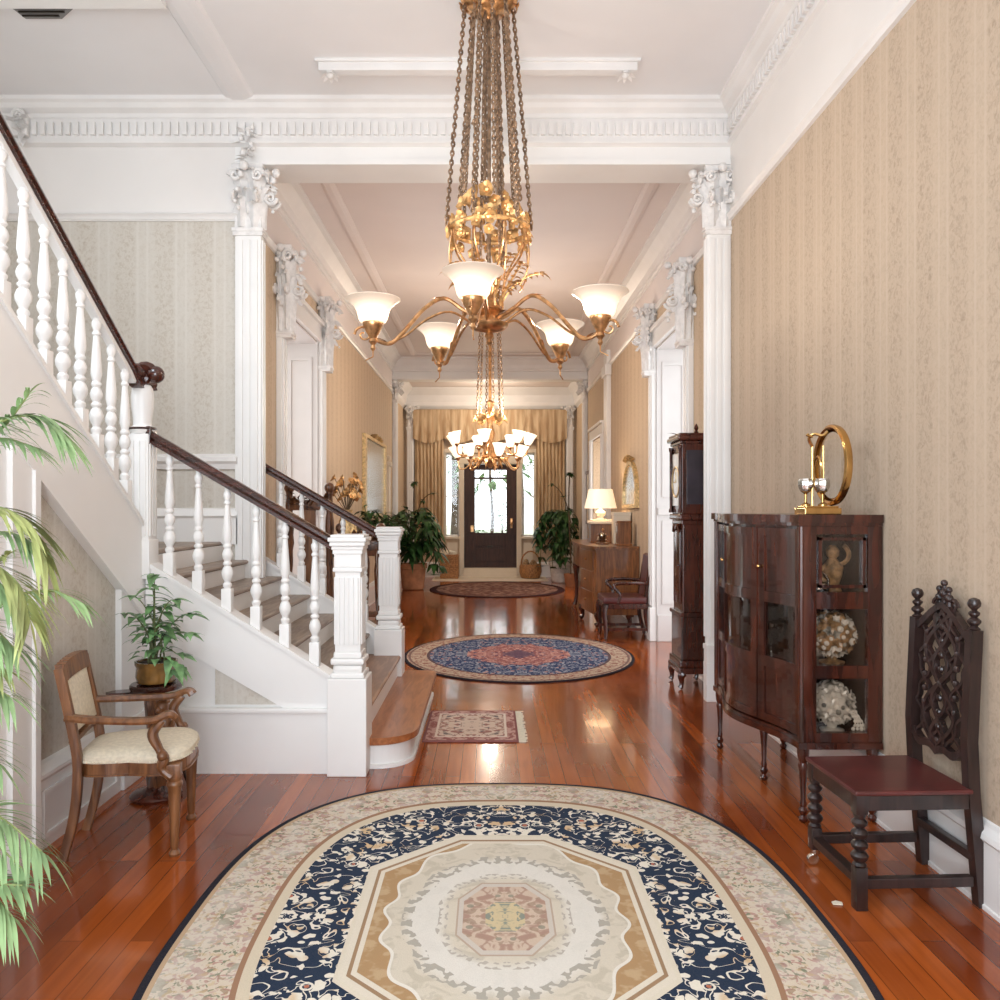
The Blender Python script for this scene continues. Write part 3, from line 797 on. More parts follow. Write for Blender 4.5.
# upper flight: rises towards the camera from the corner newel
XU = -1.99; su = lambda y: 1.46+.71*(4.42-y); bu = lambda y: 1.06+.70*(4.26-y); hu = lambda y: 2.215+.64*(4.5-y)
Y0 = 1.6
mb = MB(); mb.prism([(4.57, su(4.57)), (Y0, su(Y0)), (Y0, bu(Y0)), (4.57, bu(4.57))], XU-.08, XU+.03, 'x')
mb.prism([(4.5, bu(4.5)), (Y0, bu(Y0)), (Y0, bu(Y0)+.05), (4.5, bu(4.5)+.05)], XU+.03, XU+.05, 'x')
mb.prism([(4.57, su(4.57)), (Y0, su(Y0)), (Y0, su(Y0)+.025), (4.57, su(4.57)+.025)], XU-.09, XU+.045, 'x')
mb.build('stringer', M['white'], ST, True)
mb = MB(); mb.box(XU-.06, XU+.032, YN-.32, YN+.05, 0, 1.10, .002); mb.box(XU-.065, XU+.05, YN-.325, YN+.05, 0, .36, .006); mb.build('string_base', M['white'], ST, True)
for k in range(11):
    ya = 4.55-.24*k; za = ZL+.17*(k+1)
    mb = MB(); mb.box(XS, XU-.08, ya-.26, ya, za-.17, za-.03); mb.box(XS, XU-.08, ya-.26, ya+.03, za-.03, za); mb.build('upper_step', M['white'], ST, True)
mb = MB(); mb.prism([(4.55, ZL-.2), (1.8, ZL-.2+.71*2.75), (1.8, ZL-.3+.71*2.75), (4.55, ZL-.3)], XS, XU-.08, 'x'); mb.build('soffit', M['plaster'], ST, True)
x, y = -1.985, YN
mb = MB(); mb.box(x-.058, x+.058, y-.058, y+.058, 1.1, 1.92, .006)
for sg in (-1, 0, 1): mb.box(x+sg*.034-.011, x+sg*.034+.011, y-.064, y-.05, 1.34, 1.88, .003); mb.box(x+.05, x+.064, y+sg*.034-.011, y+sg*.034+.011, 1.34, 1.88, .003)
mb.box(x-.066, x+.066, y-.066, y+.066, 1.1, 1.32, .006)
mb.lathe([(.06, 1.92), (.07, 1.94), (.07, 1.955), (.05, 1.97), (.05, 2.0), (.058, 2.06), (.062, 2.13), (.056, 2.18), (.045, 2.2)], (x, y, 0), 16)
mb.build('newel_post', M['white'], ST, True)
mb = MB()
path = [(XU, Y0, hu(Y0)), (XU, 4.3, hu(4.3))] + smooth_path([(XU, 4.3, hu(4.3)), (XU, 4.42, hu(4.42)), (XU, 4.5, hu(4.5)-.015), (XU+.01, 4.6, 2.19), (XU+.02, 4.66, 2.2)], 4)[1:]
mb.sweep([(p[0], p[1], p[2]+.012) for p in path], [(a*.95, b*.9) for a, b in RP], smooth=True)
scroll(mb, (XU+.02, 4.55, 2.25), (1,0,0), (0,0,1), .062, .036, 1.2)
mb.ball((XU-.02, 4.55, 2.265), .062, 14, 10, (1.1, 1, .95)); mb.ball((XU+.085, 4.56, 2.26), .05, 12, 8)
mb.lathe([(.072, 1.945), (.078, 1.95), (.072, 1.958)], (x, y, 0), 16)
mb.build('handrail', M['rail'], ST, True)
mb = MB(); mb.sweep([(XU, Y0, hu(Y0)-.022), (XU, 4.46, hu(4.46)-.022)], [(-.022, -.03), (.022, -.03), (.022, .012), (-.022, .012)]); mb.build('rail_fillet', M['white'], ST, True)
y = 4.36
while y > Y0+.1:
    baluster(XU, y, su(y)+.02, hu(y)-.02).build('baluster', M['white'], ST, True); y -= .158

# wall under the upper flight, its panelled baseboard and the low cupboard door casing
mb = MB(); mb.prism([(4.3, 0), (4.3, bu(4.3)), (Y0, bu(Y0)), (-.2, bu(Y0)), (-.2, 0)], XU-.14, XU-.04+.04, 'x'); struct('wall_under_stair', mb, M['paperday'])
mb = MB(); X = XU
mb.prism([(X, 0), (X+.03, 0), (X+.03, .30), (X+.045, .32), (X+.045, .335), (X+.02, .37), (X, .38)], 3.44, 4.26, 'y')
for a, b, c, d in ((3.5, 4.2, .05, .07), (3.5, 4.2, .24, .26), (3.5, 3.52, .07, .24), (4.18, 4.2, .07, .24)): mb.box(X+.03, X+.042, a, b, c, d)
struct('baseboard_left', mb, M['white'])
e = sempty('door_5', (X, 3.4, 0))
mb = MB(); mb.prism([(3.46, 0), (3.46, bu(3.46)), (3.26, bu(3.26)), (3.26, 0)], X, X+.045, 'x'); mb.prism([(3.44, 0), (3.44, bu(3.44)), (3.40, bu(3.40)), (3.40, 0)], X+.045, X+.06, 'x'); mb.build('casing', M['white'], e, True)
mb = MB(); mb.box(X, X+.02, 2.3, 3.26, 0, 1.9); mb.box(X+.02, X+.035, 2.45, 3.12, .2, 1.0, .005); mb.box(X+.02, X+.035, 2.45, 3.12, 1.1, 1.75, .005); mb.build('door_leaf', M['white'], e, True)
# ------------------------------------------------------------------ chandeliers
def chain_mb(r0, z0, r1, z1, link=.034, th=.0042):
    mb = MB(); a = Vector((r0, 0, z0)); b = Vector((r1, 0, z1)); L = (b-a).length; d = (b-a)/L; n = int(L/(link*.74))
    s1 = Vector((0,1,0)); s2 = d.cross(s1)
    for i in range(n):
        c = a+d*(L*(i+.5)/n); sd = s1 if i % 2 else s2
        pts = [c+d*(link*.5*math.cos(t))+sd*(link*.26*math.sin(t)) for t in [2*PI*k/8 for k in range(8)]]
        mb.tube(pts, th, 4, True)
    return mb
def rosette(mb, c, r, out, n=7):
    c = Vector(c); out = Vector(out).normalized(); s = out.orthogonal().normalized(); t = out.cross(s)
    for k in range(n):
        a = 2*PI*k/n
        mb.leaf(c, s*math.cos(a)+t*math.sin(a)+out*.6, r, r*.85, .1, 5, out, .2, 1.4)
    mb.ball(c+out*.008, r*.28, 6, 4)
CX, CY = -.005, 4.9
ch = thing('chandelier', 'large gilt chandelier with five lit opal bell shades hung on long bronze chains', 'chandelier', (CX, CY, ZC))
Z = lambda h: h-ZC
mb = MB(); mb.lathe([(.02, 0), (.17, 0), (.175, -.02), (.15, -.035), (.16, -.05), (.13, -.075), (.07, -.10), (.03, -.13), (.012, -.14)], seg=24)
for k in range(14):
    a = 2*PI*k/14; rosette(mb, (.16*math.cos(a), .16*math.sin(a), -.05), .035, (math.cos(a), math.sin(a), -.4), 5)
mb.build('canopy', M['brass'], ch)
mb = MB(); mb.tube([(0,0,-.1), (0,0,Z(2.72))], .011)
for k in range(3):
    a = 2*PI*k/3; mb.tube([(.05*math.cos(a), .05*math.sin(a), -.08), (.05*math.cos(a), .05*math.sin(a), Z(3.4))], .007)
mb.build('stem', M['bronze'], ch)
for k in range(5):
    o = chain_mb(.045, -.1, .10, Z(3.0), .034, .005).build('chain', M['bronze'], ch); o.rotation_euler.z = 2*PI*k/5+.4
for k in range(12):
    a = 2*PI*(k+.3)/12
    r0, r1 = (.15, .265) if k % 2 == 0 else (.11, .20)
    o = chain_mb(r0, -.06, r1, Z(3.22) if k % 2 == 0 else Z(3.36), .038, .0062).build('chain', M['bronze'], ch); o.rotation_euler.z = a
    if k % 2 == 0:
        m2 = MB(); rosette(m2, (r0+(r1-r0)*.6, 0, -.06+(Z(3.22)+.06)*.6), .03, (1, 0, 0), 5); m2.build('rosette', M['bronze'], o)
# leafy crown and lower foliage
q = random.Random(11)
mb = MB()
for ring, (z, r, n, s) in enumerate(((3.25, .215, 15, .068), (3.18, .235, 12, .06), (3.32, .17, 11, .066), (3.39, .11, 7, .06), (3.12, .22, 7, .05))):
    for k in range(n):
        a = 2*PI*(k+q.random()*.6)/n; o = (math.cos(a), math.sin(a), q.uniform(-.3, .5))
        rosette(mb, (r*math.cos(a), r*math.sin(a), Z(z)+q.uniform(-.025, .025)), s*q.uniform(.7, 1.1), o, q.choice((5, 6)))
mb.tube([(.24*math.cos(2*PI*k/24), .24*math.sin(2*PI*k/24), Z(3.2)) for k in range(24)], .014, 6, True)
mb.build('leaf_crown', M['giltleaf'], ch)
for k in range(8):
    a = 2*PI*(k+.5)/8; m2 = MB()
    m2.tube(bez((.23, 0, Z(3.18)), (.25, 0, Z(3.0)), (.06, 0, Z(3.0)), (.09, 0, Z(2.72)), 12), .007, 6)
    m2.tube(bez((.24, 0, Z(3.16)), (.27, 0, Z(3.05)), (.27, 0, Z(2.92)), (.20, 0, Z(2.84)), 8), .005, 5)
    o = m2.build('cage_bar', M['brass'], ch); o.rotation_euler.z = a
mb = MB()
for k in range(10):
    a = 2*PI*(k+.2)/10; L = q.uniform(.2, .32)
    pts = bez((.07*math.cos(a), .07*math.sin(a), Z(2.74)), (.12*math.cos(a), .12*math.sin(a), Z(2.86)), (.22*math.cos(a), .22*math.sin(a), Z(2.94)), (L*math.cos(a), L*math.sin(a), Z(2.92)+q.uniform(-.03, .05)), 8)
    mb.tube(pts, [.009-.0006*i for i in range(9)], 5)
    for i in range(2, 9):
        for sg in (-1, 1): mb.leaf(pts[i], (math.cos(a+sg*1.0), math.sin(a+sg*1.0), .5), .07, .035, .5, 3)
    mb.leaf(pts[-1], (math.cos(a), math.sin(a), .3), .08, .045, .8, 4)
mb.build('foliage_spray', M['giltleaf'], ch)
mb = MB(); mb.lathe([(.012, Z(2.50)), (.022, Z(2.512)), (.014, Z(2.53)), (.03, Z(2.55)), (.02, Z(2.572)), (.09, Z(2.59)), (.115, Z(2.61)), (.12, Z(2.625)), (.07, Z(2.64)), (.055, Z(2.68)), (.085, Z(2.71)), (.06, Z(2.75)), (.03, Z(2.80)), (.045, Z(2.86)), (.02, Z(2.92))], seg=20)
for k in range(12):
    a = 2*PI*k/12; mb.leaf((.05*math.cos(a), .05*math.sin(a), Z(2.66)), (math.cos(a), math.sin(a), 1.2), .13, .05, .5, 4)
mb.build('hub', M['brass'], ch)
def make_shade(r, h, z0, flare=1.0):
    """open bell: outer then inner wall"""
    pr = [(.30, 0), (.44, .03), (.52, .16), (.56, .34), (.60, .52), (.69, .70), (.85, .86), (1.0, .97), (.985, 1.0)]
    out = [(r*a, z0+h*b) for a, b in pr]; inn = [(r*a*.95, z0+h*b*.97+.004) for a, b in pr[:-1]][::-1]
    return out+inn
for k in range(5):
    a = -PI/2-.12+2*PI*k/5
    arm = MB(); zz = lambda h: Z(h)
    p = smooth_path([(.06, 0, zz(2.66)), (.16, 0, zz(2.705)), (.28, 0, zz(2.77)), (.40, 0, zz(2.70)), (.52, 0, zz(2.56)), (.60, 0, zz(2.485)), (.68, 0, zz(2.50)), (.705, 0, zz(2.54))], 5)
    arm.tube(p, .0125, 8)
    arm.tube(smooth_path([(.10, 0, zz(2.62)), (.24, 0, zz(2.69)), (.38, 0, zz(2.64)), (.52, 0, zz(2.53)), (.64, 0, zz(2.478))], 5), .008, 6)
    scroll(arm, (.76, 0, zz(2.53)), (1,0,0), (0,0,1), .055, .009, 1.3)
    for t in (10, 18, 26): arm.leaf(p[t], (p[t+2]-p[t])+Vector((0,0,.02)), .09, .04, .2, 4)
    o = arm.build('arm', M['brass'], ch); o.rotation_euler.z = a
    cup = MB(); cup.lathe([(.006, zz(2.435)), (.016, zz(2.45)), (.01, zz(2.47)), (.028, zz(2.49)), (.02, zz(2.51)), (.035, zz(2.535)), (.048, zz(2.56)), (.058, zz(2.58)), (.064, zz(2.60)), (.060, zz(2.612))], (.705, 0, 0), 16)
    cup.tube([(.705, 0, zz(2.44)), (.705, .0, zz(2.40)), (.75, .01, zz(2.375))], .004, 5)
    cup.build('lamp_cup', M['brass'], o)
    sh = MB(); sh.lathe(make_shade(.165, .145, zz(2.60)), (.705, 0, 0), 28, cap=False); sh.build('lamp_shade', M['shade'], o)

DX, DY = 0.0, 10.0
dh = thing('chandelier', 'smaller brass chandelier crowded with lit tulip shades, hung deep in the hall before the door', 'chandelier', (DX, DY, ZH))
Z = lambda h: h-ZH
mb = MB(); mb.lathe([(.01, 0), (.13, 0), (.12, -.03), (.05, -.07), (.012, -.1)], seg=16); mb.build('canopy', M['brass'], dh)
mb = MB(); mb.tube([(0,0,-.08), (0,0,Z(2.1))], .02)
mb.lathe([(.02, Z(2.85)), (.05, Z(2.82)), (.03, Z(2.72)), (.06, Z(2.65)), (.03, Z(2.55)), (.07, Z(2.42)), (.04, Z(2.32)), (.09, Z(2.22)), (.11, Z(2.14)), (.05, Z(2.06)), (.02, Z(2.0))][::-1], seg=12)
mb.build('stem', M['brass'], dh)
for k in range(6):
    a = 2*PI*(k+.25)/6; o = chain_mb(.11, -.03, .17, Z(2.62), .05, .006).build('chain', M['bronze'], dh); o.rotation_euler.z = a
mb = MB()
for k in range(6):
    a = 2*PI*k/6; rosette(mb, (.17*math.cos(a), .17*math.sin(a), Z(2.6)), .075, (math.cos(a), math.sin(a), .4), 6); rosette(mb, (.1*math.cos(a+.5), .1*math.sin(a+.5), Z(2.64)), .06, (math.cos(a), math.sin(a), .8), 6)
mb.build('leaf_crown', M['giltleaf'], dh)
for tier, (n, r, zb, ph) in enumerate(((7, .47, 2.28, .1), (7, .40, 2.12, .55))):
    for k in range(n):
        a = 2*PI*(k+ph)/n
        m2 = MB(); m2.tube(smooth_path([(.05, 0, Z(zb-.05)), (.18, 0, Z(zb+.0)), (.30, 0, Z(zb-.12)), (r-.02, 0, Z(zb-.12)), (r, 0, Z(zb))], 4), .010, 6)
        m2.lathe([(.012, Z(zb-.03)), (.032, Z(zb)), (.028, Z(zb+.02))], (r, 0, 0), 10)
        o = m2.build('arm', M['brass'], dh); o.rotation_euler.z = a
        m2 = MB(); m2.lathe([(.03, 0), (.05, .04), (.062, .09), (.085, .145), (.08, .147), (.056, .09), (.044, .04)], seg=16, lobes=6, lobe_amp=.08, cap=False)
        m2.xf(Matrix.Translation((r, 0, Z(zb+.01))) @ Matrix.Rotation(.25, 4, 'Y')); m2.build('lamp_shade', M['shade2'], o)
mb = MB()
for k in range(14):
    a = 2*PI*k/14; mb.leaf((.1*math.cos(a), .1*math.sin(a), Z(2.12)), (math.cos(a), math.sin(a), .1), .15, .07, .9, 4)
for k in range(8):
    a = 2*PI*k/8; mb.ball((.2*math.cos(a), .2*math.sin(a), Z(2.10)), .028, 8, 6)
mb.build('hub_leaves', M['giltleaf'], dh)

# grey vent in the stairwell ceiling
t = thing('ceiling_vent', 'grey tapered vent in the ceiling above the stairs, behind the white beam', 'vent', (-2.78, 5.01, ZC))
mb = MB(); mb.prism([(-.20, -.075), (.24, -.075), (.06, .075), (-.17, .075)], -.022, 0, 'z'); mb.build('frame', M['greyglass'], t)
for k in range(3):
    y = -.05+.04*k; mb = MB(); mb.box(-.17, .17-.09*k*.6, y, y+.012, -.03, -.02); mb.build('slat', M['iron'], t)
# ------------------------------------------------------------------ rugs
def oval(name, label, c, a, b, mat, th=.012, n=96, pw=2):
    mb = MB()
    mb.lathe([(1, 0), (1.0, th*.7), (.994, th), (.02, th)], seg=n, cap=True)
    if pw != 2:
        def se(p):
            k = (abs(p[0])**pw+abs(p[1])**pw)**(1/pw); r = math.hypot(p[0], p[1]); return (p[0]*r/k, p[1]*r/k, p[2])
        mb.v = [se(p) for p in mb.v]
    mb.v = [(p[0]*a, p[1]*b, p[2]) for p in mb.v]; mb.sm = [False]*len(mb.sm)
    o = mb.build(name, mat, loc=(c[0], c[1], .001)); return tag(o, label, 'rug')
oval('oval_rug', 'large cream and navy oval rug with floral border, in front on the red floor', (.055, 2.91), 1.165, 1.42, rug_cream(), .014, 128, 2.7)
oval('oval_rug', 'oval rug with blue field and rosy centre medallion, beyond the staircase foot', (.29, 8.15), 1.16, 1.32, rug_blue())
oval('oval_rug', 'dark reddish brown oval rug lying before the front door', (.13, 14.75), 1.24, 1.45, rug_far())
t = thing('fringed_rug', 'small rectangular pale pink rug with white fringe beside the bottom step', 'rug', (-.125, 5.50, .001))
mb = MB(); mb.box(-.31, .31, -.385, .385, 0, .01, .003); mb.build('pile', rug_small(), t)
mb = MB()
for k in range(64):
    y = -.38+.76*k/63; mb.box(.31, .36+R.uniform(-.012, .012), y-.004, y+.004, 0, .006)
mb.build('fringe', M['uphol'], t)

# ------------------------------------------------------------------ serpentine display cabinet
CA, CB = 3.80, 5.02
cab = thing('display_cabinet', 'tall bow-fronted dark mahogany display cabinet with glazed sides against right wall', 'cabinet', (1.6, 4.4, 0))
def xf_(y, off=0):
    f = (y-CA)/(CB-CA); return 1.475-.06*f-.10*max(0, math.sin(PI*f))**1.3+.018*math.sin(2*PI*f*1.5) + off
def front_strip(mb, y0, y1, z0, z1, th, n=None, off=0):
    n = n or max(2, int((y1-y0)/.04)); ys = [y0+(y1-y0)*i/n for i in range(n+1)]
    poly = [(xf_(y, off), y) for y in ys]+[(xf_(y, off)+th, y) for y in reversed(ys)]
    mb.prism(poly, z0, z1, 'z')
def slab(mb, z0, z1, off=0, x1=1.862, e=0):
    n = 30; ys = [CA-e+(CB-CA+2*e)*i/n for i in range(n+1)]
    mb.prism([(xf_(min(max(y, CA), CB), off), y) for y in ys]+[(x1, CB+e), (x1, CA-e)], z0, z1, 'z')
tiers = [(.40, .70), (.735, 1.03), (1.065, 1.40)]
mb = MB(); slab(mb, 1.43, 1.468, -.022, e=.018); slab(mb, 1.415, 1.43, -.010, e=.008); mb.build('top', M['cab'], cab, True)
mb = MB(); slab(mb, .355, .385, -.012, e=.01); slab(mb, .385, .40)
# apron curve
n = 24; ys = [CA+(CB-CA)*i/n for i in range(n+1)]
mb.build('bottom_board', M['cab'], cab, True)
for z0, z1 in ((.70, .735), (1.03, 1.065), (1.398, 1.417)):
    mb = MB(); slab(mb, z0, z1, .025, 1.85, -.01); mb.build('shelf', M['cab'], cab, True)
mb = MB(); mb.box(1.845, 1.862, CA+.02, CB-.02, .40, 1.40); mb.build('back_panel', M['cab'], cab, True)
# end frames: corner posts, rails and a slim corner bead
for y0, y1 in ((CA-.004, CA+.035), (CB-.035, CB+.004)):
    mb = MB(); xe = xf_(CA if y0 < CA else CB); g = .003
    mb.box(xe-.003, xe+.075, y0, y1, .386, 1.414, .003); mb.box(1.795, 1.864, y0, y1, .386, 1.414, .003)
    for z0, z1 in ((.388, .43), (.69, .75), (1.02, 1.10), (1.375, 1.412)): mb.box(xe+.05, 1.82, y0+g, y1-g, z0, z1)
    mb.lathe([(.012, .388), (.012, 1.412)], (xe+.004, y0+.004 if y0 < CA else y1-.004, 0), 8)
    mb.build('end_frame', M['cab'], cab, True)
for z0, z1 in ((.43, .69), (.75, 1.02), (1.10, 1.375)):
    mb = MB(); mb.box(xf_(CA)+.07, 1.80, CA+.012, CA+.017, z0, z1); mb.build('side_glass', M['cabglass'], cab, True)
mb = MB(); 
for a, b, c, d in ((1.56, 1.785, 1.12, 1.135), (1.56, 1.785, 1.345, 1.36), (1.56, 1.575, 1.12, 1.36), (1.77, 1.785, 1.12, 1.36)): mb.box(a, b, CA-.004, CA+.012, c, d)
mb.build('side_moulding', M['cab'], cab, True)
mb = MB(); mb.box(xf_(CB)+.06, 1.80, CB-.02, CB-.008, .42, 1.39); mb.build('side_panel', M['cab'], cab, True)
# three doors: each has stiles, rails, solid lower field and glass
ym = [CA+.012, CA+.36, CB-.36, CB-.012]
for i in range(3):
    a, b = ym[i]+.004, ym[i+1]-.004
    mb = MB()
    st = .045
    front_strip(mb, a, a+st, .41, 1.40, .022, 3); front_strip(mb, b-st, b, .41, 1.40, .022, 3)
    for z0, z1 in ((.41, .45), (.69, .745), (1.02, 1.075), (1.36, 1.40)): front_strip(mb, a+st, b-st, z0, z1, .022)
    dr = mb.build('door', M['cab'], cab, True)
    mb = MB()
    front_strip(mb, a+st, b-st, .745, 1.02, .004, None, .012); mb.build('door_glass', M['cabglass'], dr, True)
    mb = MB(); front_strip(mb, a+st, b-st, 1.075, 1.36, .006, None, .008); mb.build('door_panel', M['cab'] if i < 2 else M['cabglass'], dr, True)
    mb = MB(); front_strip(mb, a+st, b-st, .45, .69, .012, None, .008); mb.build('door_panel', M['cab'], dr, True)
    mb = MB(); yk = b-st*.5 if i < 2 else a+st*.5
    mb.ball((xf_(yk)-.012, yk, 1.20), .010, 8, 6); mb.build('knob', M['gold'], dr, True)
LP = [(.010, 0), (.019, .008), (.021, .02), (.012, .035), (.020, .05), (.022, .06), (.013, .075), (.016, .09), (.012, .11), (.015, .18), (.020, .25), (.024, .27), (.018, .285), (.024, .30), (.028, .33), (.028, .36)]
for x, y in ((xf_(CA)+.02, CA+.02), (xf_(CB)+.02, CB-.03), (1.51, 4.41), (1.83, CA+.03), (1.83, CB-.03)):
    mb = MB(); mb.lathe(LP, (x, y, 0), 12); mb.build('leg', M['cab'], cab, True)
# objects inside and on the cabinet
def flower_ball(name, label, c, r, mats, seed, trail=False):
    t = thing(name, label, 'ornament', (c[0], c[1], c[2])); q = random.Random(seed); z0 = r*.98+.03
    mb = MB(); mb.ball((0, 0, z0), r*.86, 16, 12)
    n = 110
    for k in range(n):
        zz = 1-2*(k+.5)/n; a = k*2.39996; rr = math.sqrt(1-zz*zz); d = Vector((rr*math.cos(a), rr*math.sin(a), zz))
        mb.mi = q.choice((0, 0, 1, 1, 2)); c0 = Vector((0, 0, z0))+d*r*.86
        if q.random() < .6:
            s = d.orthogonal().normalized(); u = d.cross(s)
            for j in range(5):
                b = 2*PI*j/5+q.random(); mb.leaf(c0, s*math.cos(b)+u*math.sin(b)+d*.7, r*.26, r*.2, .1, 3, d)
        else: mb.ball(c0, r*q.uniform(.08, .15), 7, 5)
    mb.mi = 0; mb.build('cluster', mats, t)
    mb = MB(); mb.lathe([(r*.5, 0), (r*.52, .008), (r*.2, .018), (r*.25, .04), (r*.4, .06)], seg=16); mb.build('foot', mats[0], t)
    if trail:
        mb = MB()
        for k in range(4):
            pts = smooth_path([(.04*k-.02, -.02, z0), (.05+.012*k, -.07, z0-.03), (.075+.01*k, -.09, z0-.07), (.06+.02*k, -.10, z0-.105)], 4)
            mb.tube(pts, .0035, 5)
            for p in pts[::2]: mb.ball(p, q.uniform(.007, .012), 6, 4)
        mb.build('trailing_spray', mats[0], t)
    return t
PM = [M['porc'], M['tanshell'], M['greyshell']]
flower_ball('flower_ball', 'round ball of tan and white shell flowers on cabinet middle shelf', (1.69, 3.955, .736), .118, [M['tanshell'], M['porc'], M['greyshell']], 5)
flower_ball('flower_ball', 'white porcelain flower ball with trailing beads on lowest cabinet shelf', (1.69, 3.955, .401), .112, [M['porc'], M['porc'], M['greyshell']], 6, True)
t = thing('figurine', 'tan figure group seen through the topmost cabinet side window', 'figurine', (1.70, 3.97, 1.066))
mb = MB(); mb.lathe([(.07, 0), (.07, .012), (.045, .02), (.03, .06), (.045, .10), (.052, .14), (.03, .17), (.018, .185), (.03, .20), (.032, .225), (.015, .25)], (0,0,0), 14)
mb.tube(bez((.03, 0, .15), (.09, -.01, .17), (.09, -.01, .22), (.05, -.01, .25), 6), .012, 6); mb.tube(bez((-.03, 0, .15), (-.08, -.01, .13), (-.08, -.02, .08), (-.04, -.03, .07), 6), .012, 6)
mb.build('body', M['tanshell'], t)
t = thing('glass_ewer', 'small grey openwork basket on the topmost cabinet shelf', 'basket', (1.60, 3.90, 1.066))
mb = MB(); mb.lathe([(.025, 0), (.045, .02), (.055, .045), (.05, .07), (.046, .07), (.05, .045), (.04, .02), (.02, .006)], seg=14); mb.build('bowl', M['silver'], t)
mb = MB(); mb.tube([(.05*math.cos(a), 0, .07+.055*math.sin(a)) for a in [PI*k/10 for k in range(11)]], .005, 6); mb.build('handle', M['silver'], t)
t.name = 'bonbon_basket'
t = thing('urn', 'black lacquer urn behind the curved cabinet door glass', 'urn', (1.50, 4.27, .736))
mb = MB(); mb.lathe([(.05, 0), (.05, .012), (.025, .03), (.06, .07), (.085, .12), (.085, .16), (.05, .20), (.035, .215), (.05, .235)], seg=20); mb.build('body', M['black'], t)
mb = MB(); mb.lathe([(.052, .235), (.04, .25), (.015, .262), (.012, .275), (.004, .28)], seg=14); mb.build('lid', M['black'], t)
for lab, x, y, s in (('white porcelain vase left of the dark urn on the middle cabinet shelf', 1.60, 4.62, 1.0), ('smaller white porcelain vase behind the flower ball on the middle cabinet shelf', 1.70, 4.14, .8)):
    mb = MB(); mb.lathe([(.03*s, 0), (.045*s, .03*s), (.06*s, .09*s), (.045*s, .15*s), (.022*s, .19*s), (.035*s, .23*s)], seg=14, lobes=8, lobe_amp=.05); tag(mb.build('porcelain_vase', M['porc'], loc=(x, y, .736)), lab, 'vase')
mb = MB(); mb.lathe([(.04, 0), (.06, .04), (.065, .09), (.04, .14), (.03, .16), (.045, .19)], seg=14); tag(mb.build('porcelain_jar', M['porc'], loc=(1.54, 4.30, .401)), 'pale jar low behind the middle cabinet door', 'jar')
mb = MB(); mb.lathe([(.03, 0), (.04, .03), (.042, .09), (.025, .12), (.022, .14)], seg=14); tag(mb.build('silver_cup', M['silver'], loc=(1.535, 4.02, .401)), 'small silver cup beside white flower ball on lowest cabinet shelf', 'cup')

zt = 1.468
t = thing('tabletop_ornament', 'gold ornament with two silver goblets and an upright gold ring, standing on the cabinet', 'ornament', (1.625, 3.98, zt))
mb = MB(); mb.box(-.085, .095, -.07, .07, 0, .032, .004); mb.box(-.075, .085, -.06, .06, .032, .042, .003); mb.build('base', M['gold'], t)
rm = Matrix.Translation((.075, .0, .245)) @ Matrix.Rotation(math.radians(90), 4, 'Z') @ Matrix.Rotation(math.radians(90), 4, 'X')
mb = MB(); mb.lathe([(.178, -.012), (.188, -.02), (.200, -.014), (.203, 0), (.198, .016), (.186, .02), (.172, .01), (.165, 0)], mat=rm, seg=40, cap=False)
mb.f += []; 
n8 = 8; seg = 40
mb.add([], [])
mb.xf(Matrix.Diagonal((1, 1, 1, 1))); mb.build('ring', M['gold'], t)
mb = MB(); mb.lathe([(.002, .0), (.168, .0), (.168, .004), (.002, .004)], mat=rm, seg=40); mb.build('dial_glass', M['glass'], t)
mb = MB()
mb.tube([(-.01+.0*k, .03, .04+.30*k/10) for k in range(11)], .006, 6); mb.tube([(.02, -.03, .04), (.02, -.03, .34)], .006, 6)
mb.tube(smooth_path([(-.01, .03, .34), (-.03, .02, .38), (-.01, 0, .40), (.02, -.02, .39), (.045, -.02, .41)], 4), .008, 6)
mb.tube(bez((-.04, .0, .40), (-.06, 0, .385), (-.05, 0, .40), (-.02, 0, .385), 6), .006, 6)
mb.lathe([(.05, .0), (.055, .006), (.05, .012), (.046, .006)], (0,0,0), 24, Matrix.Translation((.0, -.0, .20)) @ Matrix.Rotation(math.radians(90), 4, 'Z') @ Matrix.Rotation(math.radians(90), 4, 'X') @ Matrix.Diagonal((1, 1.7, 1, 1)), cap=False)
mb.build('bracket', M['gold'], t)
for x, y in ((-.055, .0), (.015, -.035)):
    mb = MB(); mb.lathe([(.022, .042), (.022, .05), (.007, .06), (.007, .10), (.012, .106)], (x, y, 0), 12); g = mb.build('goblet_stem', M['gold'], t)
    mb = MB(); mb.lathe([(.008, .104), (.026, .115), (.036, .14), (.036, .165), (.031, .178), (.027, .178), (.032, .165), (.03, .14)], (x, y, 0), 16, lobes=8, lobe_amp=.03); mb.build('goblet_bowl', M['silver'], g)

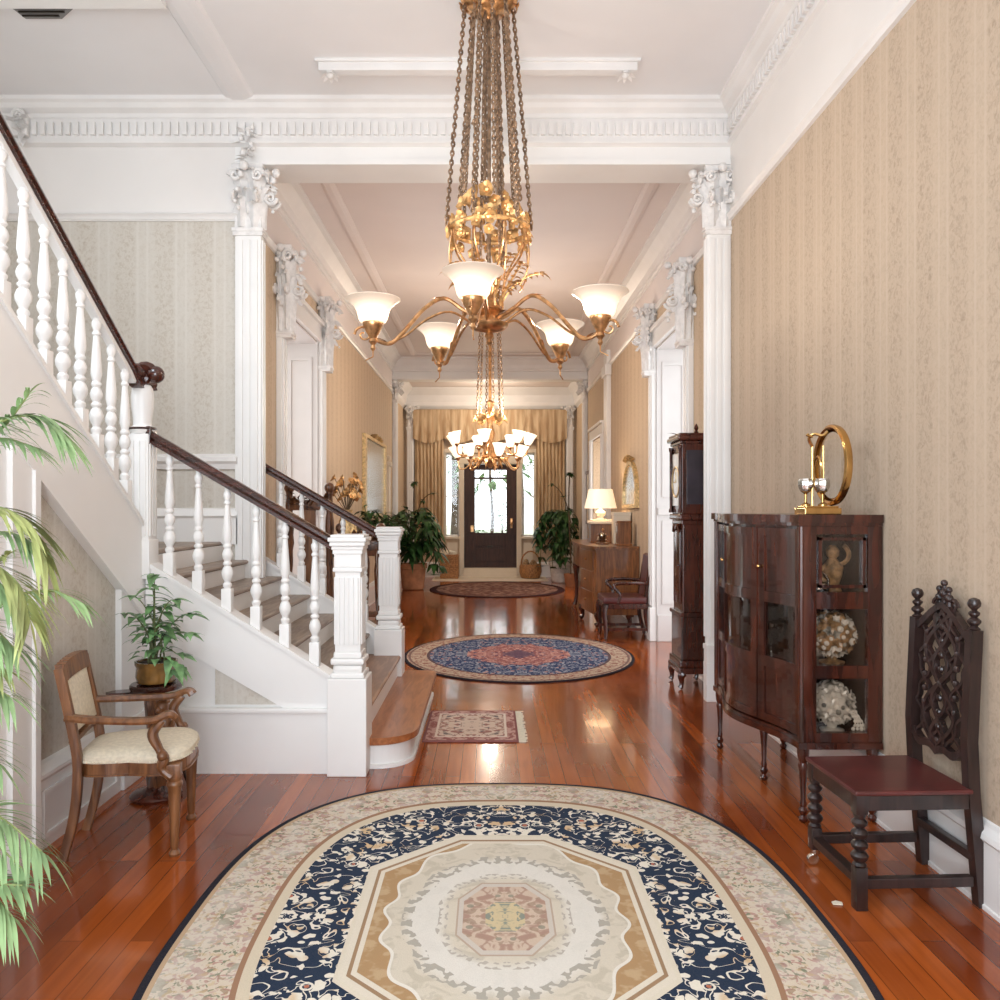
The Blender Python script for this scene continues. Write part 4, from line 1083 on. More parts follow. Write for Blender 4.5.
# ------------------------------------------------------------------ carved dark chair by the right wall
HC = thing('carved_chair', 'dark carved high-back chair with pierced back and oxblood leather seat, by right wall', 'chair', (1.60, 3.19, 0), math.radians(2.5))
hw = .185; xf0, xb0 = -.225, .185
BT = [(.021, .17), (.026, .18), (.018, .19), (.030, .205), (.032, .218), (.026, .228), (.015, .235), (.029, .25), (.031, .262), (.025, .272), (.015, .28), (.029, .296), (.031, .308), (.025, .318), (.015, .327), (.028, .342), (.029, .352), (.018, .365), (.024, .38), (.024, .39)]
for sg in (-1, 1):
    mb = MB(); y = sg*hw
    mb.box(xf0-.022, xf0+.022, y-.022, y+.022, 0 if sg < 0 else .075, .172, .003); mb.lathe(BT, (xf0, y, 0), 14); mb.box(xf0-.023, xf0+.023, y-.023, y+.023, .385, .47, .003)
    lg = mb.build('leg', M['ebony'], HC)
    if sg > 0:
        mb = MB(); mb.lathe([(.012, .045), (.02, .055), (.02, .075)], (xf0, y, 0), 10); mb.lathe([(.022, -.009), (.025, -.006), (.025, .006), (.022, .009)], seg=14, mat=Matrix.Translation((xf0-.01, y, .026)) @ Matrix.Rotation(PI/2, 4, 'X')); mb.build('caster', M['silver'], lg)
    else:
        mb = MB(); mb.lathe([(.02, 0), (.022, .012), (.018, .02)], (xf0, y, 0), 10); mb.build('foot', M['ebony'], lg)
    # back post
    mb = MB(); pts = [(xb0+.06, 0), (xb0+.022, .45), (xb0+.012, .62), (xb0+.032, 1.04)]
    poly = [(x-.022, z) for x, z in pts]+[(x+.022, z) for x, z in reversed(pts)]
    mb.prism(poly, y-.021, y+.021, 'y')
    p = mb.build('back_post', M['ebony'], HC)
    mb = MB(); mb.lathe([(.018, 1.035), (.022, 1.045), (.012, 1.055), (.024, 1.068), (.024, 1.076), (.011, 1.088), (.020, 1.10), (.020, 1.106), (.009, 1.115), (.022, 1.13), (.024, 1.142), (.018, 1.156), (.004, 1.162)], (xb0+.032, y, 0), 14); mb.build('finial', M['ebony'], p)
mb = MB(); mb.box(xf0-.02, xf0+.02, -hw, hw, .10, .135, .003); mb.box(xf0, xb0+.02, -hw-.016, -hw+.016, .085, .125, .003); mb.box(xf0, xb0+.02, hw-.016, hw+.016, .10, .14, .003); mb.box(xb0+.02, xb0+.05, -hw, hw, .18, .215, .003)
mb.build('stretcher', M['ebony'], HC)
mb = MB(); mb.box(xf0-.018, xb0, -hw-.02, -hw+.012, .40, .46, .003); mb.box(xf0-.018, xb0, hw-.012, hw+.02, .40, .46, .003); mb.box(xf0-.02, xf0+.012, -hw, hw, .40, .46, .003); mb.box(xb0-.01, xb0+.03, -hw, hw, .40, .46, .003)
mb.build('seat_rail', M['ebony'], HC)
mb = MB(); mb.box(xf0-.03, xb0+.012, -hw-.03, hw+.03, .462, .482, .008); mb.build('seat', M['leather'], HC)
# pierced panel between the posts
def bx_(z): return xb0+.012+(z-.62)*.02/.42
mb = MB()
def ytop(y): f = abs(y)/.165; return 1.025+.10*(1-f*f)**1.2 - .012*math.sin(PI*f)
def ybot(y): f = abs(y)/.165; return .56-.045*math.cos(PI*.5*f)+.03*math.sin(2*PI*f)*.5
N = 20
for fn, w in ((ytop, .028), (ybot, .03)):
    mb = MB()
    pts = [(-.165+.33*i/N) for i in range(N+1)]
    poly = [(y, fn(y)) for y in pts]
    inner = [(y*.95, fn(y)+(-w if fn is ytop else w)) for y in pts][::-1]
    vs = poly+inner
    for i in range(N):
        quad = [poly[i], poly[i+1], inner[N-i-1], inner[N-i]]
        z = sum(q_[1] for q_ in quad)/4
        mb.prism(quad, bx_(z)-.016, bx_(z)+.014, 'x')
    mb.build('back_rail', M['ebony'], HC)
mb = MB()
def clipseg(f, amin, amax):
    run = []; out = []
    for i in range(61):
        a = amin+(amax-amin)*i/60; y, z = f(a)
        if abs(y) < .160 and ybot(max(-.16, min(.16, y)))+.015 < z < ytop(max(-.16, min(.16, y)))-.015: run.append((bx_(z), y, z))
        else:
            if len(run) > 2: out.append(run)
            run = []
    if len(run) > 2: out.append(run)
    return out
for k in range(-4, 5):
    for sg in (-1, 1):
        f = lambda a, k=k, sg=sg: (sg*(a*.62+.012*math.sin(a*60))+k*.105, (.80+a))
        for run in clipseg(f, -.34, .36): mb.sweep(run, [(-.006, -.009), (.006, -.009), (.008, 0), (.006, .009), (-.006, .009), (-.008, 0)], (1,0,0), smooth=True)
for sg in (-1, 1):
    for amp, fr in ((.045, 22), (.10, 13)):
        f = lambda a, sg=sg, amp=amp, fr=fr: (sg*amp*math.sin(a*fr), (.80+a))
        for run in clipseg(f, -.34, .36): mb.sweep(run, [(-.008, -.012), (.008, -.012), (.010, 0), (.008, .012), (-.008, .012), (-.010, 0)], (1,0,0), smooth=True)
for k in range(9):
    z = .57+.057*k; mb.ball((bx_(z)-.006, 0, z), .014, 8, 6, (.7, 1, 1.1))
    for sg in (-1, 1): mb.leaf((bx_(z)-.006, sg*.015, z), (0, sg, .9), .045, .018, 0, 4, (-1,0,0)); 
    for sg in (-1, 1):
        if abs(z-.84) < .17: mb.ball((bx_(z)-.004, sg*.10, z+.02), .014, 6, 5)
mb.build('pierced_panel', M['ebony'], HC)
mb = MB()
for y, h in ((-.03, .03), (.03, .03), (0, .055)):
    mb.ball((xb0+.032, y, 1.12+h*.7), .018, 8, 6); mb.ball((xb0+.032, y, 1.145+h), .014, 8, 6); mb.lathe([(.012, 1.09), (.008, 1.145+h)], (xb0+.032, y, 0), 8)
for sg in (-1, 1): scroll(mb, (xb0+.038, sg*.05, 1.11), (0, sg, 0), (0,0,1), .03, .009)
mb.build('crest', M['ebony'], HC)

for o in [c for c in HC.children]+[g for c in HC.children for g in c.children]:
    if o.name.startswith('back_rail') or o.name.startswith('pierced'): continue
    for v in o.data.vertices:
        if v.co.z < .50: v.co.z *= .93
mb = MB(); mb.prism([(0, 0), (.035, -.004), (.04, .014), (.022, .026), (.002, .018)], 0, .004, 'z'); tag(mb.build('paper_scrap', M['uphol'], loc=(1.295, 3.02, .002)), 'tiny cream scrap lying on floor in front of the dark carved chair', 'scrap')

# ------------------------------------------------------------------ open armchair on the left
AC = thing('armchair', 'walnut open armchair with cream upholstered seat and back, by left wall', 'chair', (-1.59, 3.62, 0), math.radians(11))
fx, bx0, fy, by = .192, -.205, .205, .168
def fleg(y):
    return [(.021, .0), (.025, .012), (.014, .03), (.018, .05), (.020, .12), (.026, .27), (.029, .315), (.034, .325), (.034, .335), (.027, .345), (.032, .36), (.032, .365)]
for sg in (-1, 1):
    mb = MB(); mb.lathe(fleg(sg), (fx, sg*fy, 0), 14); mb.box(fx-.03, fx+.028, sg*fy-.029, sg*fy+.029, .36, .425, .006); mb.build('leg', M['walnut'], AC)
    mb = MB(); y = sg*by
    pts = smooth_path([(bx0-.06, y, 0), (bx0-.015, y, .20), (bx0, y, .40), (bx0-.015, y, .55), (bx0-.075, y, .87)], 6)
    mb.sweep(pts, [(-.015, -.018), (.015, -.018), (.017, 0), (.015, .018), (-.015, .018), (-.017, 0)], (1, 0, 0), smooth=True); mb.build('back_post', M['walnut'], AC)
    # arm and its curved support
    mb = MB()
    pa = smooth_path([(bx0-.045, sg*by, .645), (bx0+.08, sg*(by+.03), .635), (fx-.10, sg*(fy+.025), .63), (fx-.02, sg*(fy+.02), .655), (fx+.005, sg*(fy+.015), .635)], 6)
    mb.sweep(pa, [(-.02, -.012), (.02, -.012), (.024, 0), (.016, .016), (-.016, .016), (-.024, 0)], smooth=True)
    mb.build('arm', M['walnut'], AC)
    mb = MB(); y = sg*(fy+.02)
    ps = smooth_path([(fx-.045, y, .63), (fx-.085, y, .57), (fx-.06, y, .50), (fx-.04, y, .455), (fx-.05, y, .41), (fx-.01, y, .37)], 6)
    mb.tube(ps, [.017+.006*abs(math.sin(i*.25)) for i in range(len(ps))], 10); mb.ball((fx-.043, y+sg*.012, .47), .024, 10, 7); mb.build('arm_support', M['walnut'], AC)
mb = MB()
def seatoutline(e, n=40):
    pts = []
    for k in range(n):
        a = 2*PI*k/n; c, s_ = math.cos(a), math.sin(a)
        px = math.copysign(abs(c)**.45, c); py = math.copysign(abs(s_)**.45, s_)
        hwid = (fy+.02 if px > 0 else by+.015)*.5*(1+px)+(by+.015)*.5*(1-px)
        bow = .03*(1-py*py) if px > .5 else 0
        pts.append((px*(.215+e)+bow, py*(hwid+e)))
    return pts
mb.prism(seatoutline(.0), .375, .432, 'z'); mb.prism(seatoutline(.006), .372, .38, 'z'); mb.build('seat_rail', M['walnut'], AC)
mb = MB(); o = seatoutline(0); n = len(o); vs = []; fs = []
for sc, z in ((1.0, .43), (1.03, .445), (1.02, .462), (.94, .478), (.7, .492), (.35, .498), (.05, .50)): vs += [(p[0]*sc, p[1]*sc, z) for p in o]
for j in range(6):
    for k in range(n): fs.append((j*n+k, j*n+(k+1) % n, (j+1)*n+(k+1) % n, (j+1)*n+k))
fs.append(tuple(6*n+k for k in range(n))); fs.append(tuple(range(n))[::-1]); mb.add(vs, fs, True)
se = mb.build('seat_cushion', M['uphol'], AC)
mb = MB()
for k in range(0, n):
    p = Vector(o[k]).lerp(Vector(o[(k+1) % n]), .5); mb.ball((o[k][0]*1.02, o[k][1]*1.02, .437), .006, 6, 4); mb.ball((p.x*1.02, p.y*1.02, .437), .006, 6, 4)
mb.build('nail_trim', M['uphol'], se)
def bxz(z): return bx0-.015-.06*(z-.55)/.32 if z > .55 else bx0-.02
mb = MB()
for za, zb in ((.81, .885), (.53, .56)):
    N = 10; mb = MB()
    for i in range(N):
        y0 = -by+2*by*i/N; y1 = -by+2*by*(i+1)/N
        bow = lambda y: .02*(1-(y/by)**2)
        mb.prism([(bxz(za)-.018, za+bow(y0)*.5), (bxz(za)+.018, za+bow(y0)*.5), (bxz(zb)+.02, zb+bow(y0)*(.8 if zb > .8 else .2)), (bxz(zb)-.016, zb+bow(y0)*(.8 if zb > .8 else .2))], y0, y1+.001, 'y')
    mb.build('back_rail', M['walnut'], AC)
mb = MB()
N = 8
vs = []; fs = []
for i in range(N+1):
    for j in range(N+1):
        y = (-by+.02)+(2*by-.04)*i/N; z = .575+(.835-.575)*j/N; bul = .018*math.sin(PI*i/N)**.5*math.sin(PI*j/N)**.5 if 0 < i < N and 0 < j < N else 0
        vs.append((bxz(z)+.008+bul, y, z))
for i in range(N):
    for j in range(N): fs.append((i*(N+1)+j, (i+1)*(N+1)+j, (i+1)*(N+1)+j+1, i*(N+1)+j+1))
mb.add(vs, fs, True); mb.add([(v[0]-.03, v[1], v[2]) for v in [(bxz(.575)+.008, -by+.02, .575), (bxz(.575)+.008, by-.02, .575), (bxz(.835)+.008, by-.02, .835), (bxz(.835)+.008, -by+.02, .835)]], [(0,1,2,3)])
for y in (-by+.02, by-.02): pass
mb.build('back_pad', M['uphol'], AC)
mb = MB(); mb.tube([(bxz(.56)-.0, -by+.01, .545), (bx0-.0, by-.01, .43)], .010, 6) if 0 else mb.box(bx0-.02, bx0+.012, -by, by, .39, .43, .004); mb.build('back_seat_rail', M['walnut'], AC)

AC.scale = (1, 1, .94)
# ------------------------------------------------------------------ carved pedestal stand with potted plant
PX, PY = -1.735, 4.16
t = thing('plant_stand', 'dark carved wooden pedestal stand holding the plant, behind the cream armchair', 'stand', (PX, PY, 0))
mb = MB(); mb.lathe([(.02, 0), (.125, 0), (.13, .015), (.115, .03), (.07, .04), (.05, .055), (.035, .07)], seg=28); mb.build('base', M['mahog'], t)
mb = MB(); mb.lathe([(.045, .05), (.05, .10), (.028, .14), (.04, .20), (.03, .26), (.045, .34), (.055, .44), (.06, .50), (.04, .545), (.06, .57)], seg=16, lobes=6, lobe_amp=.1); mb.build('column', M['carvedwood'], t)
mb = MB(); mb.lathe([(.02, .562), (.125, .562), (.13, .572), (.13, .585), (.122, .592), (.02, .592)], seg=32); mb.build('top', M['mahog'], t)
mb = MB(); mb.prism([(-.23, -.07), (-.20, -.10), (-.05, -.06), (-.05, .03), (-.20, -.02)], .545, .558, 'z'); mb.build('side_leaf', M['mahog'], t)
mb = MB()
for sg in (-1, 1):
    mb.tube(bez((.05, sg*.05, .30), (.12, sg*.07, .26), (.10, sg*.06, .12), (.15, sg*.09, .012), 10), [.018-.0006*i for i in range(11)], 8)
mb.build('leg', M['mahog'], t)
# the little carved figure on the column: seated cub-like animal, one continuous body
mb = MB()
pts = [(.045, -.06, .26), (.05, -.075, .31), (.05, -.075, .37), (.045, -.07, .42), (.04, -.075, .455)]
mb.tube(pts, [.03, .046, .044, .03, .022], 12); mb.ball((.035, -.085, .485), .036, 12, 9, (1, 1.1, .95)); mb.ball((.03, -.122, .478), .017, 8, 6)
for sg in (-1, 1):
    mb.ball((.035+sg*.026, -.075, .516), .012, 7, 5)
    mb.tube(bez((.05+sg*.035, -.08, .41), (.05+sg*.06, -.11, .39), (.05+sg*.03, -.14, .37), (.045+sg*.01, -.135, .40), 6), .013, 7)
    mb.tube(bez((.05+sg*.03, -.08, .28), (.05+sg*.05, -.13, .30), (.05+sg*.05, -.13, .24), (.05+sg*.045, -.13, .20), 6), .017, 7)
mb.v = [(p[0]+.03, p[1], p[2]) for p in mb.v]
mb.build('carved_figure', M['walnut'], t)
pl = thing('potted_plant', 'leafy green plant in an amber glazed pot on the pedestal stand', 'plant', (PX, PY, .593))
mb = MB(); mb.lathe([(.075, 0), (.095, .008), (.102, .04), (.098, .085), (.106, .10), (.106, .115), (.095, .115), (.09, .09)], seg=24); mb.build('pot', M['glaze'], pl)
mb = MB(); mb.lathe([(.01, .10), (.086, .10), (.088, .105), (.01, .108)], seg=16); mb.build('soil', M['soil'], pl)
q = random.Random(21); st = MB(); lf = MB()
tops = [(-.01, .0, .53), (-.03, .02, .45), (.10, -.02, .40), (.17, .0, .22), (-.15, -.03, .33), (-.10, -.05, .42), (.02, -.06, .47), (.04, .04, .36), (.14, -.05, .12), (-.07, -.03, .26), (.07, -.05, .28), (.18, .02, .32)]
for tp in tops:
    b = Vector((q.uniform(-.04, .04), q.uniform(-.04, .04), .105)); e_ = Vector(tp)+Vector((0, 0, .03))
    pts = bez(b, b+Vector((0, 0, .12)), e_-Vector((e_.x*.4, 0, -.03)), e_, 10); st.tube(pts, [.005-.0003*i for i in range(11)], 5)
    for i in range(3, 11):
        if q.random() < .85:
            a = q.uniform(0, 2*PI); lf.leaf(pts[i], (math.cos(a), math.sin(a)*.9, q.uniform(-.1, .5)), q.uniform(.08, .125), q.uniform(.045, .065), q.uniform(.2, .7), 5)
    for k in range(3):
        a = q.uniform(0, 2*PI); lf.leaf(pts[-1], (math.cos(a), math.sin(a), .25), q.uniform(.06, .09), .04, .4, 5)
for k in range(28):
    a = q.uniform(0, 2*PI); r = q.uniform(.02, .10); lf.leaf((r*math.cos(a), r*math.sin(a), q.uniform(.13, .27)), (math.cos(a), math.sin(a), q.uniform(0, .6)), q.uniform(.06, .095), .045, .6, 5)
for k in range(9):
    lf.leaf((.12+q.uniform(-.03, .04), -.06+q.uniform(-.03, .03), .06+q.uniform(-.03, .08)), (q.uniform(-.2, 1), q.uniform(-1, .2), -.3), .08, .05, .6, 5)
st.tube(bez((.05, -.02, .105), (.1, -.04, .16), (.14, -.06, .12), (.15, -.07, .03), 8), .004, 5)
st.build('stem', M['stem'], pl); lf.build('leaves', M['leaf'], pl)

# ------------------------------------------------------------------ longcase clock
GC = thing('grandfather_clock', 'tall narrow dark mahogany longcase clock beside the right portal column', 'clock', (1.70, 6.78, 0))
x0, x1, y0, y1 = 1.575, 1.85, 6.60, 6.97
mb = MB()
mb.box(x0-.02, x1, y0-.02, y1+.02, .13, .18, .01); mb.box(x0-.012, x1, y0-.012, y1+.012, .18, .24, .012); mb.box(x0+.005, x1, y0+.005, y1-.005, .24, .60, .008); mb.box(x0-.01, x1, y0-.01, y1+.01, .60, .635, .01); mb.build('plinth', M['mahog'], GC, True)
for x in (x0+.01, x1-.05):
    for y in (y0+.01, y1-.01):
        mb = MB(); mb.tube(bez((x+.02, y, .14), (x-.03, y, .12), (x+.02, y, .05), (x-.015, y, .012), 8), [.034, .038, .036, .03, .024, .02, .018, .02, .022], 8); mb.build('leg', M['mahog'], GC, True)
mb = MB(); mb.box(x0+.02, x1, y0+.02, y1-.02, .63, 1.38, .008); mb.box(x0+.008, x1, y0+.008, y1-.008, 1.36, 1.40, .01); mb.box(x0-.012, x1, y0-.012, y1+.012, 1.40, 1.45, .014)
w = mb.build('trunk', M['mahog'], GC, True)
mb = MB(); mb.box(x0+.006, x0+.02, y0+.07, y1-.07, .70, 1.32, .006); mb.tube(smooth_path([(x0+.006, y0+.07, 1.30), (x0, y0+.13, 1.36), (x0, 6.785, 1.32), (x0, y1-.13, 1.36), (x0+.006, y1-.07, 1.30)], 4), .012, 6); mb.ball((x0, y0+.09, 1.02), .012, 8, 6); mb.build('trunk_door', M['mahog'], GC, True)
mb = MB(); mb.box(x0+.01, x1, y0+.01, y1-.01, 1.45, 2.05, .006); mb.box(x0-.005, x1, y0-.005, y1+.005, 2.03, 2.06, .01); mb.box(x0-.03, x1, y0-.03, y1+.03, 2.06, 2.10, .014); mb.box(x0-.015, x1, y0-.015, y1+.015, 2.10, 2.12, .006)
h = mb.build('hood', M['mahog'], GC, True)
mb = MB(); mb.box(x0+.05, x1-.05, y0+.006, y0+.012, 1.53, 1.98, .002); mb.build('side_window', M['windowdark'], GC, True)
mb = MB(); mb.box(x0+.002, x0+.008, y0+.06, y1-.06, 1.52, 1.96); mb.build('dial', M['porc'], GC, True)
mb = MB(); mb.lathe([(.125, 0), (.135, .004), (.125, .008), (.118, .004)], seg=28, mat=Matrix.Translation((x0+.002, 6.785, 1.72)) @ Matrix.Rotation(-PI/2, 4, 'Y'), cap=False); mb.box(x0-.002, x0+.002, 6.78, 6.79, 1.72, 1.82); mb.box(x0-.002, x0+.002, 6.78, 6.85, 1.715, 1.725); mb.build('dial_ring', M['gilt'], GC, True)
for y in (y0+.02, y1-.02):
    mb = MB(); mb.lathe([(.02, 1.46), (.02, 1.48), (.013, 1.50), (.013, 1.98), (.02, 2.0), (.02, 2.02)], (x0-.002, y, 0), 10); mb.build('hood_column', M['mahog'], GC, True)
mb = MB(); mb.lathe([(.015, 2.12), (.02, 2.13), (.01, 2.145), (.02, 2.165), (.012, 2.185), (.003, 2.20)], (x0+.14, y0+.05, 0), 10); mb.build('finial', M['mahog'], GC, True)
mb = MB(); mb.leaf((x0+.02, 6.80, 2.118), (-1, -.1, .45), .11, .04, .3, 4); mb.leaf((x0+.02, 6.76, 2.118), (-1, -.3, .25), .09, .035, .2, 4); mb.build('crest', M['carvedwood'], GC, True)
# ------------------------------------------------------------------ bureau and things on it (right side of the hall)
BU = thing('bureau', 'honey walnut bow-fronted bureau along the right hall wall under the lit lamp', 'desk', (1.55, 11.1, 0))
yA, yB_ = 10.0, 12.3; zt2 = 1.02
fxb = lambda y: 1.33-.10*math.sin(PI*(y-yA)/(yB_-yA))**.7-.03*(y-yA)/(yB_-yA)
def bslab(mb, z0, z1, off, ya, yb, x1=1.862):
    n = 20; ys = [ya+(yb-ya)*i/n for i in range(n+1)]
    mb.prism([(fxb(min(max(y, yA), yB_))+off, y) for y in ys]+[(x1, yb), (x1, ya)], z0, z1, 'z')
mb = MB(); bslab(mb, zt2-.03, zt2, -.03, yA-.03, yB_+.03); bslab(mb, zt2-.05, zt2-.03, -.015, yA-.015, yB_+.015); mb.build('top', M['desk'], BU, True)
mb = MB(); bslab(mb, .16, zt2-.05, 0, yA, yA+.85); mb.build('pedestal', M['desk'], BU, True)
mb = MB(); bslab(mb, .70, zt2-.05, 0, yA+.85, yB_); mb.build('apron', M['desk'], BU, True)
for k in range(3):
    ya = yA+.06+.0*k; mb = MB(); n = 8; z0 = .2+.26*k
    ys = [yA+.08+(.69)*i/n for i in range(n+1)]
    mb.prism([(fxb(y)-.012, y) for y in ys]+[(fxb(y)+.004, y) for y in reversed(ys)], z0, z0+.235, 'z'); d_ = mb.build('drawer', M['desk'], BU, True)
    mb = MB(); mb.ball((fxb(yA+.4)-.025, yA+.4, z0+.12), .016, 8, 6); mb.build('knob', M['brass'], d_, True)
for x, y in ((fxb(yA)+.03, yA+.04), (1.76, yA+.06), (fxb(yA+.85)+.03, yA+.82), (fxb(yB_)+.03, yB_-.05), (1.76, yB_-.06)):
    mb = MB(); h = .18 if y < yA+.9 else .72
    mb.tube(bez((x+.03, y, h), (x-.07, y, h*.85), (x+.06, y, h*.3), (x-.04, y, .02), 10), [.05, .06, .055, .045, .036, .03, .026, .024, .026, .03, .034], 8); mb.build('leg', M['mahog'], BU, True)
LM = thing('table_lamp', 'lit table lamp with cream empire shade on the bureau', 'lamp', (1.54, 11.15, 1.34))
mb = MB(); mb.lathe([(.07, 0), (.075, .012), (.05, .02), (.03, .035), (.06, .06), (.075, .09), (.06, .12), (.025, .135), (.02, .16)], seg=20); mb.build('base', M['porc'], LM)
mb = MB(); mb.tube([(0,0,.15), (0,0,.36)], .007); mb.build('stem', M['brass'], LM)
mb = MB(); mb.lathe([(.225, .155), (.165, .42), (.160, .42), (.220, .155)], seg=28, cap=False); mb.build('lamp_shade', M['lampshade'], LM)
CH = thing('wooden_chest', 'dark wooden casket with pale lid under the lit lamp on the bureau', 'chest', (1.55, 11.15, zt2))
mb = MB(); mb.box(-.16, .16, -.14, .14, .02, .26, .006); mb.box(-.17, .17, -.15, .15, 0, .02, .005); mb.build('body', M['chestwood'], CH)
mb = MB(); mb.box(-.18, .18, -.16, .16, .26, .30, .01); mb.box(-.15, .15, -.13, .13, .30, .32, .008); mb.build('lid', M['cream'], CH)
mb = MB(); mb.ball((0, -.145, .18), .02, 8, 6); mb.build('lock', M['brass'], CH)
t = thing('carved_ornament', 'small carved brown wooden ornament in front of the pale-lidded casket', 'ornament', (1.49, 10.62, zt2)); q = random.Random(3)
mb = MB(); mb.lathe([(.09, 0), (.09, .015), (.04, .03), (.05, .06)], seg=12)
for k in range(22):
    a = q.uniform(0, 2*PI); mb.leaf((0, 0, .06+q.random()*.06), (math.cos(a), math.sin(a), q.uniform(.1, 1.2)), .11, .06, .5, 4)
mb.ball((0, 0, .10), .05, 8, 6); mb.build('body', M['carvedwood'], t)
t = thing('mantel_clock', 'upright brown wooden box clock standing at the bureau near end', 'clock', (1.71, 10.25, zt2))
mb = MB(); mb.box(-.085, .085, -.07, .07, 0, .30, .006); mb.box(-.10, .10, -.085, .085, 0, .025, .006); mb.box(-.095, .095, -.08, .08, .29, .315, .008); mb.build('case', M['desk'], t)
mb = MB(); mb.lathe([(.05, 0), (.05, .006), (.002, .008)], seg=20, mat=Matrix.Translation((-.088, 0, .2)) @ Matrix.Rotation(-PI/2, 4, 'Y')); mb.build('dial', M['porc'], t)
t = thing('box', 'added cream box standing in for the lamp-lit wall behind the brown box clock', 'box', (1.74, 10.62, zt2))  # added block, its cream colour imitates lamplight on the wall
mb = MB(); mb.box(-.11, .11, -.1, .1, 0, .40, .006); mb.build('body', M['cream'], t); mb = MB(); mb.box(-.118, .118, -.108, .108, .38, .425, .006); mb.build('lid', M['cream'], t)
# frames on the right wall
def arched(name, label, y0, y1, z0, z1, x, side, cat='mirror', arch=True, fm=None):
    e = thing(name, label, cat, (x, (y0+y1)/2, z0)); w = (y1-y0)/2; h = z1-z0; n = 14
    out = [(-w, 0), (w, 0)]
    if arch: out += [(w*math.cos(PI*k/n), h-w*.8+w*.8*math.sin(PI*k/n)) for k in range(n+1)]
    else: out += [(w, h), (-w, h)]
    inn = [(p[0]*.86, .05+(p[1])*(h-.1)/h) for p in out]
    mb = MB(); N = len(out)
    for i in range(N):
        j = (i+1) % N
        a, b = sorted((0, -side*.05)); mb.prism([out[i], out[j], inn[j], inn[i]], a, b, 'x')
    for k in range(10):
        mb.leaf((-side*.04, w*.4*(k-4.5)/4.5, h-.02), (-side*.3, (k-4.5)*.3, 1.2), .16, .08, .3, 4)
    mb.build('frame', fm or M['gilt'], e)
    mb = MB(); a, b = sorted((-side*.008, -side*.02)); mb.prism(inn, a, b, 'x'); mb.build('mirror_glass', M['mirror'], e)
    return e
arched('arched_mirror', 'arched gilt mirror on right hall wall above the bureau', 10.02, 11.05, 1.5, 2.12, XR-.001, 1)
arched('wall_mirror', 'tall rectangular gilt mirror on the left hall wall', 11.7, 14.1, 1.36, 2.60, XL+.001, -1, arch=False)
e = thing('picture_frame', 'narrow dark framed picture on right hall wall beside the far trailing plant', 'picture', (XR-.001, 15.05, 1.2))
mb = MB(); 
for a, b, c, d in ((-.3, -.24, 0, 1.0), (.24, .3, 0, 1.0), (-.3, .3, 0, .06), (-.3, .3, .94, 1.0)): mb.box(-.045, 0, a, b, c, d, .005)
mb.build('frame', M['mahog'], e); mb = MB(); mb.box(-.02, -.01, -.24, .24, .06, .94); mb.build('picture', M['cream'], e)
# armchair by the bureau
SC = thing('side_armchair', 'brown leather armchair with dark wooden frame beside the bureau', 'chair', (1.572, 9.32, 0))
for sg in (-1, 1):
    mb = MB(); mb.tube(bez((-.26, sg*.24, .40), (-.31, sg*.24, .30), (-.22, sg*.24, .12), (-.27, sg*.24, .012), 8), [.034, .036, .034, .03, .026, .022, .02, .022, .026], 8); mb.build('leg', M['mahog'], SC)
    mb = MB(); mb.tube(smooth_path([(.27, sg*.2, 0), (.21, sg*.2, .22), (.20, sg*.2, .42), (.23, sg*.2, .65), (.27, sg*.19, .92)], 4), .024, 8); mb.build('back_post', M['mahog'], SC)
    mb = MB(); mb.tube(smooth_path([(.23, sg*.22, .64), (.05, sg*.27, .65), (-.14, sg*.27, .64), (-.17, sg*.27, .60), (-.10, sg*.26, .52), (-.12, sg*.25, .42)], 5), .02, 8); mb.build('arm', M['mahog'], SC)
mb = MB(); mb.box(-.28, .22, -.25, .25, .35, .41, .01); mb.build('seat_rail', M['mahog'], SC)
mb = MB(); mb.box(-.29, .21, -.26, .26, .41, .49, .03); mb.build('seat_cushion', M['leather'], SC)
mb = MB(); mb.prism([(.19, .46), (.235, .46), (.30, .93), (.28, .97), (.25, .95)], -.2, .2, 'y'); mb.build('back_pad', M['leather'], SC)
mb = MB(); mb.box(-.26, .22, -.215, -.185, .1, .13); mb.box(-.26, .22, .185, .215, .1, .13); mb.build('stretcher', M['mahog'], SC)

# ------------------------------------------------------------------ curtains and valance on the end wall
def curtain(x0, x1, z0, z1, label, seed):
    q = random.Random(seed); mb = MB(); n = 60; vs = []; fs = []; m = 8; ph = q.random()*6
    for j in range(m+1):
        z = z0+(z1-z0)*j/m
        for i in range(n+1):
            f = i/n; y = YE-.10+(.032)*math.sin(f*2*PI*8+ph+.5*math.sin(j*.9+f*3))*(.6+.4*(1-j/m)); vs.append((x0+(x1-x0)*f, y, z))
    for j in range(m):
        for i in range(n): a = j*(n+1)+i; fs.append((a, a+1, a+n+2, a+n+1))
    mb.add(vs, fs, True); return tag(mb.build('curtain', M['curtain'], None), label, 'curtain', 'gold curtains beside the front door')
t = NT('gold_curtain_fabric', .85); st_ = (t.x*60).sin(); t.col(t.mix((t.noise(14, t.vec(t.x, t.z*.12), 3, .5)).ramp(.35, .65), lin((182,152,118)), lin((210,186,152)))); M['curtain'] = t.m
curtain(-1.62, -1.0, .86, 3.1, 'gold pleated curtain left of the front door, between corner pilaster and sidelight', 1); curtain(1.0, 1.62, .86, 3.1, 'gold pleated curtain right of the front door, between corner pilaster and sidelight', 2)
mb = MB(); n = 120; vs = []; fs = []
for j in range(7):
    for i in range(n+1):
        f = i/n; x = -1.66+3.32*f; sc = abs(math.sin(f*PI*5)); zb = 3.0-.10*sc; z = 3.62+(zb-3.62)*j/6
        vs.append((x, YE-.16-.03*math.sin(f*2*PI*20)*j/6-.02*sc, z))
